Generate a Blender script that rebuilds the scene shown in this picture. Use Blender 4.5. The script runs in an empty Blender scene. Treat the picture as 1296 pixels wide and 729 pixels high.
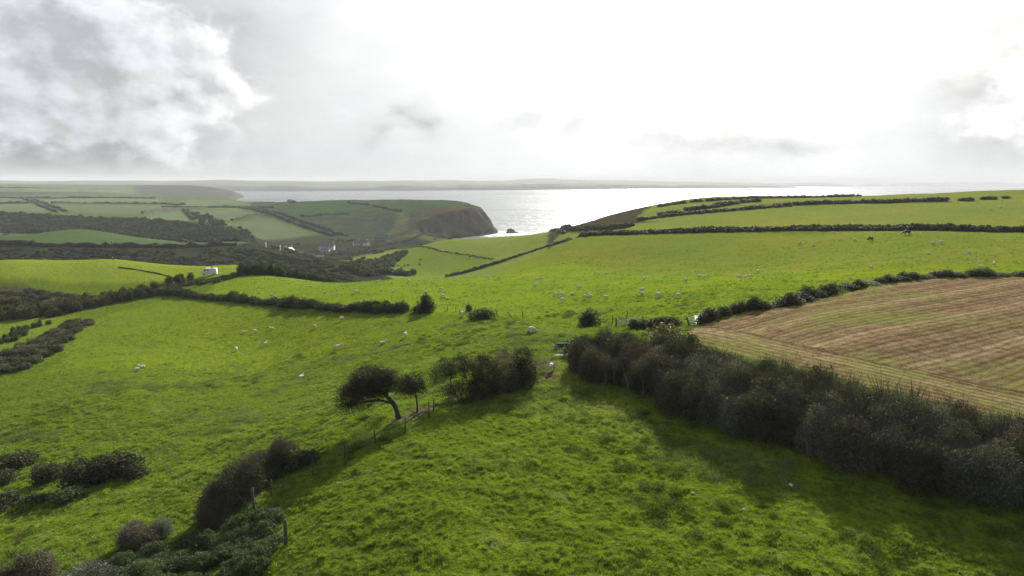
import bpy, bmesh, math, random
import numpy as np
from mathutils import Vector, Matrix, Euler
random.seed(7); RNG = np.random.default_rng(7)
SC = bpy.context.scene
COL = SC.collection
R = math.radians

# ------------------------------------------------------------------ camera
CAM_H = 80.0; PITCH = R(8.85); ROLL = R(0.2); FPX = 864.0
cam = bpy.data.cameras.new('camera'); cam.sensor_width = 36; cam.lens = 24
cam.clip_start = 0.5; cam.clip_end = 90000
camo = bpy.data.objects.new('camera', cam); COL.objects.link(camo)
rot = Matrix.Rotation(math.pi/2 - PITCH, 3, 'X') @ Matrix.Rotation(ROLL, 3, 'Z')
camo.matrix_world = Matrix.Translation((0, 0, CAM_H)) @ rot.to_4x4()
SC.camera = camo
CM = np.array(rot)

def raydir(px, py):
    v = CM @ np.array([(px-648)/FPX, (364.5-py)/FPX, -1.0])
    return v / np.linalg.norm(v)

# ------------------------------------------------------------------ light
SUN_AZ = R(15.0); SUN_EL = R(25.0)
sdir = Vector((math.sin(SUN_AZ)*math.cos(SUN_EL), math.cos(SUN_AZ)*math.cos(SUN_EL), math.sin(SUN_EL)))
sl = bpy.data.lights.new('sun', 'SUN'); sl.energy = 5.0; sl.angle = R(0.6); sl.color = (1.0, 0.955, 0.86)
so = bpy.data.objects.new('sun', sl); COL.objects.link(so)
so.rotation_euler = sdir.to_track_quat('Z', 'Y').to_euler()
so.location = (0, 0, 200)

SC.view_settings.view_transform = 'Standard'; SC.view_settings.look = 'None'
SC.view_settings.exposure = 1.1; SC.view_settings.gamma = 1.0
SC.view_settings.use_curve_mapping = False
SC.cycles.use_denoising = True; SC.cycles.denoising_prefilter = 'NONE'
SC.cycles.max_bounces = 4; SC.cycles.diffuse_bounces = 2; SC.cycles.glossy_bounces = 2
SC.cycles.transmission_bounces = 3; SC.cycles.transparent_max_bounces = 8; SC.cycles.volume_bounces = 0

# ---------------------------------------------------------- node shorthand
class NT:
    def __init__(s, tree): s.t = tree; s.n = tree.nodes; s.l = tree.links
    def new(s, typ, **kw):
        n = s.n.new(typ)
        for k, v in kw.items():
            if k == 'ins':
                for i, val in v.items():
                    if isinstance(val, bpy.types.NodeSocket): s.l.new(val, n.inputs[i])
                    else: n.inputs[i].default_value = val
            else: setattr(n, k, v)
        return n
    def m(s, op, a, b=0.0, c=0.0, clamp=False):
        n = s.new('ShaderNodeMath', operation=op, use_clamp=clamp, ins={0: a, 1: b})
        if op in ('MULTIPLY_ADD', 'SMOOTH_MIN', 'WRAP', 'COMPARE'):
            if isinstance(c, bpy.types.NodeSocket): s.l.new(c, n.inputs[2])
            else: n.inputs[2].default_value = c
        return n.outputs[0]
    def mix(s, f, a, b, blend='MIX'):
        n = s.n.new('ShaderNodeMix'); n.data_type = 'RGBA'; n.blend_type = blend
        for sock, v in ((n.inputs[0], f), (n.inputs[6], a), (n.inputs[7], b)):
            if isinstance(v, bpy.types.NodeSocket): s.l.new(v, sock)
            elif isinstance(v, (int, float)): sock.default_value = v
            else: sock.default_value = (*v, 1) if len(v) == 3 else v
        return n.outputs[2]
    def ramp(s, f, stops, interp='LINEAR'):
        n = s.n.new('ShaderNodeValToRGB'); n.color_ramp.interpolation = interp
        el = n.color_ramp.elements
        while len(el) < len(stops): el.new(0.5)
        for e, (p, c) in zip(el, stops):
            e.position = p; e.color = (*c, 1) if not isinstance(c, (int, float)) else (c, c, c, 1)
        s.l.new(f, n.inputs[0]); return n.outputs[0]
    def noise(s, vec, scale, detail=4, rough=0.55, dist=0.0, lac=2.0):
        n = s.new('ShaderNodeTexNoise', ins={'Scale': scale, 'Detail': detail, 'Roughness': rough, 'Distortion': dist, 'Lacunarity': lac})
        s.l.new(vec, n.inputs['Vector']); return n.outputs[0]
    def rng(s, v, a, b, c, d, smooth=False):
        n = s.new('ShaderNodeMapRange', ins={0: v, 1: a, 2: b, 3: c, 4: d})
        if smooth: n.interpolation_type = 'SMOOTHSTEP'
        return n.outputs[0]

# ---------------------------------------------------------------- the sky
W = bpy.data.worlds.new('World'); SC.world = W; W.use_nodes = True
w = NT(W.node_tree); w.n.clear()
tc = w.new('ShaderNodeTexCoord'); dirv = tc.outputs['Generated']
sx = w.new('ShaderNodeSeparateXYZ', ins={0: dirv})
az0 = w.m('ARCTAN2', sx.outputs[0], sx.outputs[1]); el0 = w.m('ARCSINE', sx.outputs[2])
sky = w.new('ShaderNodeTexSky', sky_type='NISHITA', sun_disc=False, sun_elevation=SUN_EL, sun_rotation=SUN_AZ, dust_density=2.0)
skyc = w.new('ShaderNodeVectorMath', operation='SCALE', ins={0: sky.outputs[0], 3: 0.13}).outputs[0]
def warp(vscale, scale, off):
    mp = w.new('ShaderNodeMapping', ins={0: dirv}); mp.inputs['Scale'].default_value = vscale; mp.inputs['Location'].default_value = off
    return w.noise(mp.outputs[0], scale, 6, 0.6)
wa = w.m('SUBTRACT', warp((1, 1, 1.6), 5.0, (0, 0, 0)), 0.5)
wb = w.m('SUBTRACT', warp((1, 1, 1.6), 5.5, (4, 7, 2)), 0.5)
az = w.m('MULTIPLY_ADD', wa, 0.22, az0); el = w.m('MULTIPLY_ADD', wb, 0.10, el0)
dot = w.new('ShaderNodeVectorMath', operation='DOT_PRODUCT', ins={0: dirv, 1: tuple(sdir)}).outputs['Value']
ang = w.m('ARCCOSINE', w.m('MINIMUM', dot, 0.99999))
def gauss(x): return w.m('EXPONENT', w.m('MULTIPLY', w.m('MULTIPLY', x, x), -1.0))
glow = gauss(w.m('DIVIDE', ang, R(33)))
core = gauss(w.m('DIVIDE', ang, R(13)))
away = w.rng(ang, R(55), R(130), 0.0, 1.0, True)
base = w.m('MULTIPLY_ADD', glow, 0.84, 0.60)
base = w.m('MULTIPLY_ADD', core, 0.45, base)
base = w.m('SUBTRACT', base, w.m('MULTIPLY', away, 0.30))
def azel(px, py):
    d = raydir(px, py); return math.atan2(d[0], d[1]), math.asin(d[2])
def blob(px, py, rx, ry):
    a, e = azel(px, py)
    u = w.m('DIVIDE', w.m('SUBTRACT', az, a), rx/FPX); v = w.m('DIVIDE', w.m('SUBTRACT', el, e), ry/FPX)
    return w.m('EXPONENT', w.m('MULTIPLY', w.m('ADD', w.m('MULTIPLY', u, u), w.m('MULTIPLY', v, v)), -1.0))
def total(lst):
    acc = None
    for (px, py, rx, ry, k) in lst:
        b = w.m('MULTIPLY', blob(px, py, rx, ry), k)
        acc = b if acc is None else w.m('ADD', acc, b)
    return acc
# big cumulus bank at the left, its grey undersides and its lit right edges
grey = total([(60,112,95,50,.3),(190,118,100,42,.4),(165,8,110,22,0.4),(20,60,80,34,0.3),(232,95,36,26,.2),(300,100,90,45,0.35),(60,165,140,30,.3),(150,175,150,35,.2),
              (498,146,15,11,.7),(533,164,26,12,.8),(462,168,24,13,.5),(440,184,22,9,.35),(525,140,16,14,.3),
              (680,153,26,9,.40),(742,168,18,10,.35),(799,153,24,9,.35),(870,182,60,9,.45),(960,179,85,12,.75),(1030,188,40,7,.4),
              (1278,82,36,22,.6),(1222,115,24,10,.4),(1255,158,34,16,.35),(1230,168,30,9,.4),(1185,108,10,12,.3),(1200,190,90,40,.3),
              (90,205,300,35,.35),(-150,90,200,120,1.0),(1420,100,90,60,.8),(-100,-140,250,100,.9),(1500,-60,200,120,.6),(900,205,130,20,.3)])
gn = w.noise(w.new('ShaderNodeMapping', ins={0: dirv, 3: (1, 1, 1.9)}).outputs[0], 9.0, 7, 0.6)
gn2 = w.noise(w.new('ShaderNodeMapping', ins={0: dirv, 3: (1, 1, 2.2)}).outputs[0], 26.0, 6, 0.6)
gnoise = w.m('ADD', w.m('MULTIPLY', w.rng(gn, 0.34, 0.66, 0.30, 1.25), 0.75), w.m('MULTIPLY', w.rng(gn2, 0.35, 0.65, 0.2, 1.1), 0.28))
greym = w.m('MULTIPLY', grey, gnoise)
greym = w.m('MINIMUM', w.m('MULTIPLY', greym, 0.46), 0.50)
white = total([(160,45,50,16,.5),(262,95,40,20,.95),(296,118,34,18,1.0),(330,132,22,8,.8),(215,72,26,18,.7),(130,140,60,9,.45),(30,142,50,8,.35),(235,147,26,8,.4),(70,30,60,12,.3),(340,168,14,8,.25)])
wn = w.rng(gn2, 0.40, 0.60, 0.25, 1.15)
whitem = w.m('MINIMUM', w.m('MULTIPLY', white, wn), 1.0)
val = w.m('MULTIPLY', base, w.m('SUBTRACT', 1.0, w.m('MULTIPLY', greym, w.rng(ang, 0.30, 0.70, 1.0, 0.9))))
val = w.m('ADD', val, w.m('MULTIPLY', whitem, w.m('MULTIPLY', w.m('SUBTRACT', 1.0, w.m('MINIMUM', greym, .8)), 0.42)))
cum = total([(30,108,100,44,1.0),(170,108,95,42,1.0),(270,118,66,26,.8),(165,22,100,22,.8),(20,40,80,40,.7),(-200,60,240,140,1.0),(320,138,30,10,.5),(1275,85,34,26,.75),(1235,155,55,22,.5),(1450,90,120,90,.9)])
def cnoise(off):
    mp_ = w.new('ShaderNodeMapping', ins={0: dirv}); mp_.inputs['Scale'].default_value = (1, 1, 1.35); mp_.inputs['Location'].default_value = off
    return w.m('ADD', w.m('MULTIPLY', w.noise(mp_.outputs[0], 7.0, 9, .52, .1), 1.0), w.m('MULTIPLY', w.noise(mp_.outputs[0], 24.0, 4, .5), .22))
c1 = cnoise((0, 0, 0)); c2 = cnoise((.016, .003, .016))
dens = w.m('ADD', w.m('MULTIPLY', cum, .40), w.m('MULTIPLY', w.m('SUBTRACT', c1, .60), 1.9))
D_ = w.m('MULTIPLY', w.rng(dens, .12, .50, 0, 1, True), w.m('MINIMUM', w.m('MULTIPLY_ADD', cum, 2.5, .05), 1.0))
lit = w.m('MULTIPLY', w.m('SUBTRACT', c1, c2), 13.0)
lit = w.m('MAXIMUM', w.m('MINIMUM', lit, 1.0), -1.0)
cb = w.m('MULTIPLY_ADD', lit, .27, 1.13); cb = w.m('SUBTRACT', cb, w.rng(dens, .40, .90, 0, .13, True))
rim = w.m('MULTIPLY', w.m('MULTIPLY', D_, w.m('SUBTRACT', 1.0, D_)), 1.7)
cb = w.m('ADD', cb, w.m('MULTIPLY', rim, .50))
val = w.m('ADD', w.m('MULTIPLY', val, w.m('SUBTRACT', 1.0, D_)), w.m('MULTIPLY', w.m('MULTIPLY', base, cb), D_))
# streaky high veil
mp = w.new('ShaderNodeMapping', ins={0: dirv, 3: (1, 1, 4)}).outputs[0]
veil = w.rng(w.noise(mp, 2.6, 5, 0.6), 0.3, 0.7, 0.93, 1.07)
val = w.m('MULTIPLY', val, veil)
tint = w.mix(w.rng(ang, 0.3, 1.0, 0.0, 1.0), (1, 1, 0.995), (0.935, 0.965, 1.0))
cloudc = w.new('ShaderNodeVectorMath', operation='SCALE', ins={0: tint, 3: val}).outputs[0]
gap = w.rng(w.noise(w.new('ShaderNodeMapping', ins={0: dirv, 3: (1, 1, 2.5), 1: (3, 1, 0)}).outputs[0], 3.5, 5, .55), 0.52, 0.72, 0.0, 0.35)
gap = w.m('MULTIPLY', gap, w.rng(el0, 0.05, 0.22, 0.0, 1.0))
skymix = w.mix(gap, cloudc, skyc)
bg = w.new('ShaderNodeBackground', ins={0: skymix, 1: 0.466})
wo = w.new('ShaderNodeOutputWorld', ins={0: bg.outputs[0]})

# ------------------------------------------------------- numpy value noise
def _hash(ix, iy, seed):
    h = (ix.astype(np.int64)*374761393 + iy.astype(np.int64)*668265263 + seed*1274126177) & 0xffffffff
    h = ((h ^ (h >> 13))*1274126177) & 0xffffffff
    return ((h ^ (h >> 16)) & 0xffffff)/float(0xffffff)
def vnoise(x, y, seed=0):
    ix = np.floor(x); iy = np.floor(y); fx = x-ix; fy = y-iy
    fx = fx*fx*(3-2*fx); fy = fy*fy*(3-2*fy)
    a = _hash(ix, iy, seed); b = _hash(ix+1, iy, seed); c = _hash(ix, iy+1, seed); d = _hash(ix+1, iy+1, seed)
    return (a*(1-fx)+b*fx)*(1-fy)+(c*(1-fx)+d*fx)*fy - 0.5
def fbm(x, y, s, o=4, seed=0):
    x = x/s; y = y/s; a = 1.0; r = 0; t = 0
    for k in range(o):
        r = r + a*vnoise(x*(1 if k % 2 else .92)+y*.3*(k % 2), y-x*.3*(k % 2), seed+k); t += a; a *= .5; x = x*2.03+3.1; y = y*2.03+1.7
    return r/t

# ---------------------------------------------------------------- terrain
def PD(px, py, d):
    v = raydir(px, py); k = d/v[1]; return (v[0]*k, d, CAM_H+v[2]*k)
CP = []
def cp(*a):
    for (px, py, d) in a: CP.append(PD(px, py, d))
def cz(*a):          # hidden ground: photo column, distance, height
    for (px, d, z) in a: CP.append(((px-648)/FPX*d/1.0, d, z))
cp((0,729,41),(300,729,38),(648,729,35.5),(1000,729,35.5),(1296,729,35.5),(300,640,47),(505,528,59),(650,490,69),(700,465,76),(900,560,53),
   (1296,650,41),(1000,640,43),(200,600,58),(0,600,65),(0,660,52),(100,500,92),(350,500,88),(450,500,75),(176,467,112),(337,435,138),(0,480,118),
   (430,440,118),(560,430,105),(672,418,96),(220,372,215),(400,385,165),(530,395,137),(600,400,126),(750,408,112),
   (0,405,190),(100,415,165),(0,440,145),(350,352,238),(520,352,218),(560,376,162),(650,350,205),(800,373,128),(850,349,175),(950,348,160),(1100,338,140),
   (1296,345,124),(1296,515,60),(1100,470,67),(900,435,80),(1000,378,104),(1180,352,119),(870,408,95),
   (800,330,235),(1000,330,195),(650,345,240),(728,302,310),(1000,293,262),(1148,297,205),(1296,293,212),(850,293,290),
   (1296,262,300),(1296,240,430),(1000,252,470),(1000,275,340),(850,262,460),(900,249,600),(780,270,560),(820,283,380),(740,286,600),(1150,246,480),
   (440,330,480),(505,337,500),(600,335,470),(640,300,620),(700,297,640),(560,305,600),(650,320,480),(420,334,560),
   (415,312,790),(480,306,820),(300,325,600),(400,325,650),(350,318,760),
   (142,328,292),(0,329,285),(300,335,272),(100,360,240),(250,350,247),(0,375,225),(200,345,255),(60,335,270),
   (150,314,450),(150,300,520),(100,289,580),(300,309,570),(0,309,450),(0,301,560),(360,317,600),
   (0,270,880),(200,279,850),(300,302,720),(0,285,760),(120,288,770),(240,280,900),
   (100,262,1200),(100,250,1700),(100,240,2600),(50,234,3500),(250,236,3400),(285,240,3500),(308,246,3560),(200,245,3000),(150,236,3400),(20,251,1650),(260,250,2000),
   (370,275,1000),(300,262,1350),(330,290,850),(450,256,1260),(560,257,1170),(450,290,960),(500,296,930),(600,262,1090),(540,268,1040),(520,285,960),(350,258,1400),(400,265,1130))
cz((150,350,33),(0,350,34),(300,340,32),(450,300,30),(520,330,24),(560,380,20),(300,660,14),(150,660,26),(0,660,30),(300,430,27),(560,720,14),(700,740,10),
   (728,400,44),(860,680,58),(1000,650,66),(1150,700,66),(1296,650,70),(1450,400,72),(1450,200,66),(1450,100,63),(1450,50,60),(-150,60,51),(-150,120,43),(-150,250,38),
   (-150,450,32),(-150,900,42),(-150,1800,50),(-150,3400,66),(1450,900,60),(640,1100,40),(1296,900,55),(600,1060,40))
CP = np.array(CP)
cth = np.arctan2(CP[:, 0], CP[:, 1]); crr = np.log(np.hypot(CP[:, 0], CP[:, 1]))
SU, SV = 3.2, 1.6
P0 = np.stack([cth*SU, crr*SV], 1)
def kern(d2): return np.where(d2 > 1e-12, 0.5*d2*np.log(np.maximum(d2, 1e-12)), 0.0)
n = len(P0)
K = kern(((P0[:, None]-P0[None])**2).sum(-1)) + np.eye(n)*0.0004
Q = np.c_[np.ones(n), P0]
A = np.block([[K, Q], [Q.T, np.zeros((3, 3))]])
sol = np.linalg.solve(A, np.r_[CP[:, 2], 0, 0, 0])
def rbf(th, lr):
    th = np.clip(th, -0.78, 0.78); lr = np.clip(lr, math.log(34), math.log(4300))
    u = th*SU; v = lr*SV; out = sol[n]+sol[n+1]*u+sol[n+2]*v
    for i in range(n):
        out = out + sol[i]*kern((u-P0[i, 0])**2+(v-P0[i, 1])**2)
    return out

def pxd(px, d): return ((px-648)/FPX*d, d)
COAST = [pxd(560,915), pxd(585,860), pxd(622,775), pxd(655,735), pxd(700,715), pxd(728,712), pxd(735,735), pxd(752,800), pxd(785,850), pxd(835,900), pxd(900,960),
         pxd(1000,980), pxd(1100,950), pxd(1200,930), (1000,900), (1800,500), (4000,-500), (5200,-5200), (-5200,-5200), (-5600,1000), (-4600,4300), pxd(150,4200), pxd(260,3950),
         pxd(318,3640), pxd(308,3000), pxd(296,2500), pxd(300,2000), pxd(340,1650), pxd(430,1520), pxd(520,1430), pxd(600,1280), pxd(636,1120),
         pxd(641,1068), pxd(622,1015), pxd(595,985), pxd(568,945)]
COAST = np.array(COAST)
def inpoly(x, y, poly):
    c = np.zeros(x.shape, bool); m = len(poly)
    for i in range(m):
        x0, y0 = poly[i]; x1, y1 = poly[(i+1) % m]
        if y0 == y1: continue
        t = ((y0 > y) != (y1 > y)) & (x < (x1-x0)*(y-y0)/(y1-y0)+x0)
        c ^= t
    return c
def segdist(x, y, poly, closed=True):
    best = np.full(x.shape, 1e18); m = len(poly)
    for i in range(m if closed else m-1):
        x0, y0 = poly[i]; x1, y1 = poly[(i+1) % m]; dx, dy = x1-x0, y1-y0
        t = np.clip(((x-x0)*dx+(y-y0)*dy)/(dx*dx+dy*dy), 0, 1)
        best = np.minimum(best, (x-x0-t*dx)**2+(y-y0-t*dy)**2)
    return np.sqrt(best)

TH = np.concatenate([np.arange(-180, -60, 5.0), np.arange(-60, -42, 1.5), np.arange(-42, 51, 0.1), np.arange(51, 60, 1.5), np.arange(60, 180.1, 5.0)])*math.pi/180
RR = [0.5, 6, 12, 18, 23, 27]
r = 30.0
while r < 115: RR.append(r); r *= 1.0052
while r < 500: RR.append(r); r *= 1.011
while r < 1450: RR.append(r); r += 5.5
while r < 5400: RR.append(r); r *= 1.018
RR = np.array(RR); LR = np.log(RR)
TG, RG = np.meshgrid(TH, RR, indexing='ij')
X = np.sin(TG)*RG; Y = np.cos(TG)*RG
Z = rbf(TG, np.log(RG))
side = np.clip((np.abs(TG)-R(48))/R(60), 0, 1); side = side*side*(3-2*side)
Z = Z*(1-side)+(56+fbm(X, Y, 500, 3, 40)*24)*side
Z0 = Z.copy()
nearw = np.clip(1-(RG-110)/120, 0, 1)
Z += fbm(X, Y, 26, 3, 5)*0.9*np.clip(RG/90, .4, 1)
RELIEF = fbm(X, Y, 2.6, 3, 11)*0.50*nearw + np.maximum(fbm(X, Y, .95, 2, 19), 0)*0.42*nearw
Z += RELIEF
Z += fbm(X, Y, 130, 4, 23)*np.clip((RG-350)/600, 0, 1)*7
sd = segdist(X, Y, COAST)*np.where(inpoly(X, Y, COAST), 1, -1)
sd = sd + fbm(X, Y, 60, 4, 31)*34
fc = np.clip(sd/46, 0, 1); fc = (fc*fc*(3-2*fc))**.75
gul = np.abs(fbm(X, Y, 26, 4, 77))*2.4
Z = -7+(np.maximum(Z, 2.5)+7)*fc - gul*9*4*fc*(1-fc)
def Hxy(x, y):
    x = np.asarray(x, float); y = np.asarray(y, float)
    th = np.arctan2(x, y); lr = np.log(np.maximum(np.hypot(x, y), 0.51))
    i = np.clip(np.searchsorted(TH, th)-1, 0, len(TH)-2); j = np.clip(np.searchsorted(LR, lr)-1, 0, len(LR)-2)
    a = (th-TH[i])/(TH[i+1]-TH[i]); b = np.clip((lr-LR[j])/(LR[j+1]-LR[j]), 0, 1)
    return (Z[i, j]*(1-a)+Z[i+1, j]*a)*(1-b)+(Z[i, j+1]*(1-a)+Z[i+1, j+1]*a)*b
def gz(x, y): return float(Hxy(x, y))
_rs = np.exp(np.linspace(math.log(28), math.log(5000), 6000))
def G(px, py, dmin=0):
    """first ground point under a line of sight -> world point"""
    v = raydir(px, py); hl = math.hypot(v[0], v[1]); rs = _rs if not dmin else _rs[_rs > dmin]
    x = v[0]/hl*rs; y = v[1]/hl*rs; z = CAM_H+v[2]/hl*rs
    below = np.nonzero(z < Hxy(x, y))[0]
    k = below[0] if len(below) else len(rs)-1
    return Vector((x[k], y[k], gz(x[k], y[k])))
def W2(p):   # region point: (px,py) visible ground, or (px,None,d)
    if len(p) == 3 and p[1] is None: return pxd(p[0], p[2])
    q = G(*p); return (q.x, q.y)

# ------------------------------------------------------ regions and tints
NT_, NR_ = Z.shape
tint_ = np.zeros((NT_, NR_, 3)); tint_[:] = (0.094, 0.130, 0.016)
reg = np.zeros((NT_, NR_), np.int8)   # 0 pasture 1 stubble 2 heath 3 farmland 4 headland 5 hill pasture
REGN = ['pasture', 'stubble_field', 'valley_heath', 'farmland', 'headland', 'hill_pasture']
def paint(poly, c, rid=None, wob=0.0, pre=False):
    P = np.array([W2(p) for p in poly]) if not pre else np.array(poly)
    xx, yy = (X, Y) if not wob else (X+fbm(X, Y, wob*4, 3, 3)*wob*2, Y+fbm(X, Y, wob*4, 3, 9)*wob*2)
    m = inpoly(xx, yy, P)
    if c is not None: tint_[m] = c
    if rid is not None: reg[m] = rid
    return P
far = RG > 330
tint_[far] = (0.075, 0.105, 0.040)
# valley: heath and scrub
paint([(-200,None,285),(0,None,298),(142,None,300),(300,None,285),(345,None,262),(440,None,285),(520,None,262),(560,None,330),(520,None,420),(450,None,450),(425,None,560),(440,None,640),(520,None,740),
       (560,None,770),(520,None,860),(470,None,905),(420,None,900),(330,None,830),(250,None,900),(150,None,930),(0,None,900),(-200,None,900)], (0.040, 0.046, 0.030), 2)
reg[(RG > 850)] = 3
FG = (0.112, 0.138, 0.098)
paint([(0,310),(100,313),(220,314),(300,311),(385,319),(360,312),(300,305),(220,301),(160,296),(100,290),(60,287),(28,287),(0,301),(-120,None,560),(-120,None,440)], (0.062, 0.098, 0.050), 3)  # valley field: cloud shadow painted in as a darker crop green
paint([(-60,300),(0,300),(8,289),(-60,289)], FG, 3)
for poly in ([(-60,271),(0,271),(70,268),(36,257),(-60,257)], [(-60,256),(30,255),(28,251.5),(-60,251)], [(42,252),(60,256.5),(200,257),(205,251.5)],
             [(66,258.5),(95,269),(200,271),(218,262),(205,259.5)], [(176,282),(188,272),(226,267),(243,280),(205,278)], [(238,267),(258,273),(288,279),(318,271),(300,264.5)],
             [(275,285),(325,275),(352,280),(396,296),(375,301),(325,302),(318,294)],
             [(300,252.5),(340,253),(378,258),(335,259)], [(-40,239),(-40,244),(16,243),(26,238)], [(32,238),(27,243),(98,244),(102,239)], [(108,239),(104,243.5),(155,244),(160,239)],
             [(-40,236),(-40,238),(150,238),(150,236.5)], [(240,252.5),(300,254),(320,259),(300,262),(218,258)]):
    paint(poly, tuple(np.array(FG)*random.uniform(.85, 1.15)), 3)
paint([(200,257),(330,259),(330,264),(205,259)], (0.11, 0.15, 0.055), 3)
paint([(-80,244.5),(260,245),(318,250),(318,None,3640),(240,248.5),(-80,250)], (0.052, 0.047, 0.043), 3)
paint([(178,None,2600),(170,None,3900),(318,None,3900),(318,None,3300),(300,None,2400),(240,None,2500)], (0.048, 0.044, 0.042), 3)
# headland beyond the village
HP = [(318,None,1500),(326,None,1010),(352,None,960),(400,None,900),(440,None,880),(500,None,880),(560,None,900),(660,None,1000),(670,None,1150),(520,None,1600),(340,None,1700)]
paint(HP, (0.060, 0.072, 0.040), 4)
paint([(326,261),(352,None,1350),(400,None,1400),(470,None,1400),(560,None,1300),(606,None,1120),(570,262),(520,268),(503,282),(488,295),(450,298.5),(420,293),(380,281)], (0.046, 0.084, 0.036), 4)  # headland crop tinted dark, the cloud shade is in its colour
paint([(378,272),(440,269),(505,268.5),(517,268),(503,282),(488,295),(450,298.5),(420,293)], (0.044, 0.074, 0.040), 4)  # lower headland field, same cloud shade painted into a bluer green
paint([(504,268),(519,268),(516,280),(514,292),(486,297),(500,285)], (0.115, 0.125, 0.062), 4, 6)
paint([(520,268),(555,263),(596,261),(606,265),(600,274),(578,281),(552,274)], (0.085, 0.062, 0.044), 4, 8)
# hill across the valley with cattle, bright again
HG = (0.152, 0.185, 0.042)
paint([(405,None,505),(412,None,560),(455,None,640),(540,None,700),(660,None,700),(735,None,700),(745,None,600),(735,None,330),(570,None,250),(555,None,300),(520,None,400),(470,None,450)], HG, 5)
paint([(500,316),(560,319),(632,325),(600,340),(520,352),(470,335)], (0.120, 0.165, 0.026), 5)
# land beyond the long hedge at the right
paint([(728,None,330),(850,None,295),(1000,None,267),(1148,None,210),(1400,None,205),(1700,None,300),(1700,None,1000),(1100,None,1100),(800,None,900),(728,None,700)], (0.155, 0.182, 0.046), 5)
paint([(690,None,420),(700,None,760),(860,None,960),(830,None,560),(805,278),(833,281),(770,285),(715,290)], (0.046, 0.043, 0.032), 5, 4)
# near fields
paint([(-200,None,260),(-200,None,292),(0,None,300),(142,None,303),(345,None,290),(345,None,262),(260,None,238),(130,None,240),(60,None,245)], (0.172, 0.212, 0.030), 5, 2.5)
paint([(270,372),(560,400),(750,410),(870,412),(1000,388),(1296,352),(1500,None,110),(1500,None,230),(1148,None,215),(850,None,300),(728,None,330),(560,None,255),(520,None,262),(440,None,285),(345,None,280),(262,None,230)], (0.150, 0.198, 0.020), 0, 2.5)
paint([(560,349.5),(850,349),(1100,338),(1330,335),(1500,None,230),(1148,None,218),(850,None,305),(728,None,340),(560,None,262)], (0.146, 0.174, 0.034), 0, 2.5)
paint([(0,480),(330,470),(560,425),(690,420),(740,412),(560,402),(400,390),(220,374),(100,410),(60,470)], (0.120, 0.160, 0.017), 0, 2.5)
paint([(-300,470),(0,468),(60,430),(100,400),(0,405),(-300,400)], (0.115, 0.165, 0.024), 0, 2.5)
paint([(-200,400),(0,405),(90,398),(105,385),(40,365),(0,358),(-200,350)], (0.060, 0.062, 0.030), 0, 2)
paint([(672,455),(700,452),(760,500),(860,548),(1000,585),(1000,610),(860,590),(760,560),(690,530),(660,490)], (0.115, 0.142, 0.036), 0, 3)
paint([(640,418),(735,412),(725,450),(690,465),(650,440)], (0.112, 0.145, 0.034), 0, 2.5)
# stubble field
q = [(866,424),(880,414),(935,400),(1000,387),(1060,373),(1120,362),(1180,354),(1300,352),(1500,None,108),(1840,None,96),(1840,None,44)]
NEARH = [pxd(1840,42), pxd(1500,48), pxd(1380,53), pxd(1296,57), pxd(1200,60), pxd(1100,63.5), pxd(1000,69), pxd(930,75), pxd(862,84)]
SP = [W2(p) for p in q] + NEARH
paint(SP, (0.250, 0.170, 0.100), 1, .35, pre=True)
Z -= np.where(reg == 1, RELIEF*.88, 0)
# steep sea faces are bare rock, beach of the haven
gzt = np.gradient(Z, axis=1)/np.maximum(np.gradient(RG, axis=1), 1e-6)
gzu = np.gradient(Z, axis=0)/np.maximum(np.gradient(TG, axis=0)*RG, 1e-6)
slope = np.hypot(gzt, gzu)
rk = (np.clip((slope-0.62)/.35, 0, 1)*np.clip((RG-560)/50, 0, 1))[..., None]*np.clip((75-sd)/25, 0, 1)[..., None]
ROCK = np.array((0.105, 0.098, 0.088))
tint_ = tint_*(1-rk)+ROCK*(1+fbm(X, Y, 25, 3, 61)[..., None]*.7)*rk
for _k in range(2):
    T3 = tint_.copy(); T3[1:-1, 1:-1] = (tint_[1:-1, 1:-1]*2+tint_[2:, 1:-1]+tint_[:-2, 1:-1]+tint_[1:-1, 2:]+tint_[1:-1, :-2])/6; tint_ = T3
# trodden mud
MUD = np.zeros_like(Z)
def mud(px, py, rx, ry, k=1.0):
    g = G(px, py); d = ((X-g.x)/rx)**2+((Y-g.y)/ry)**2 + fbm(X, Y, 1.5, 3, 51)*1.8
    np.maximum(MUD, np.clip((1.15-d)*1.6, 0, 1)*k, out=MUD)
for a in ((690,463,1.5,1.8),(697,476,.9,1.2),(683,470,.8,1.2),(519,524,1.7,.55),(534,518,1.0,.45),(506,530,1.1,.8),(885,420,2.4,.7,.5)): mud(*a)
# row coordinate of the stubble: along the far hedge, and along the near hedge in a headland strip
def polyP(pts): return [W2(p) for p in pts]
dfar = segdist(X, Y, polyP([(860,425),(935,400),(1000,387),(1060,373),(1120,362),(1180,354),(1300,352)]) + [pxd(1700,95)], False)
dnear = segdist(X, Y, NEARH, False)
hk = np.clip(.5+.5*(dnear-dfar)/4, 0, 1); smn = dnear+(dfar-dnear)*hk-4*hk*(1-hk)
La, Lb = W2((935, 400)), W2((1190, 353)); Ln = math.hypot(Lb[0]-La[0], Lb[1]-La[1])
dlin = ((X-La[0])*(Lb[1]-La[1])-(Y-La[1])*(Lb[0]-La[0]))/Ln
rows = np.where(dnear < 8.5+fbm(X, Y, 9, 2, 8)*2, dnear+300, dlin+fbm(X, Y, 40, 2, 14)*1.2)

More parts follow.
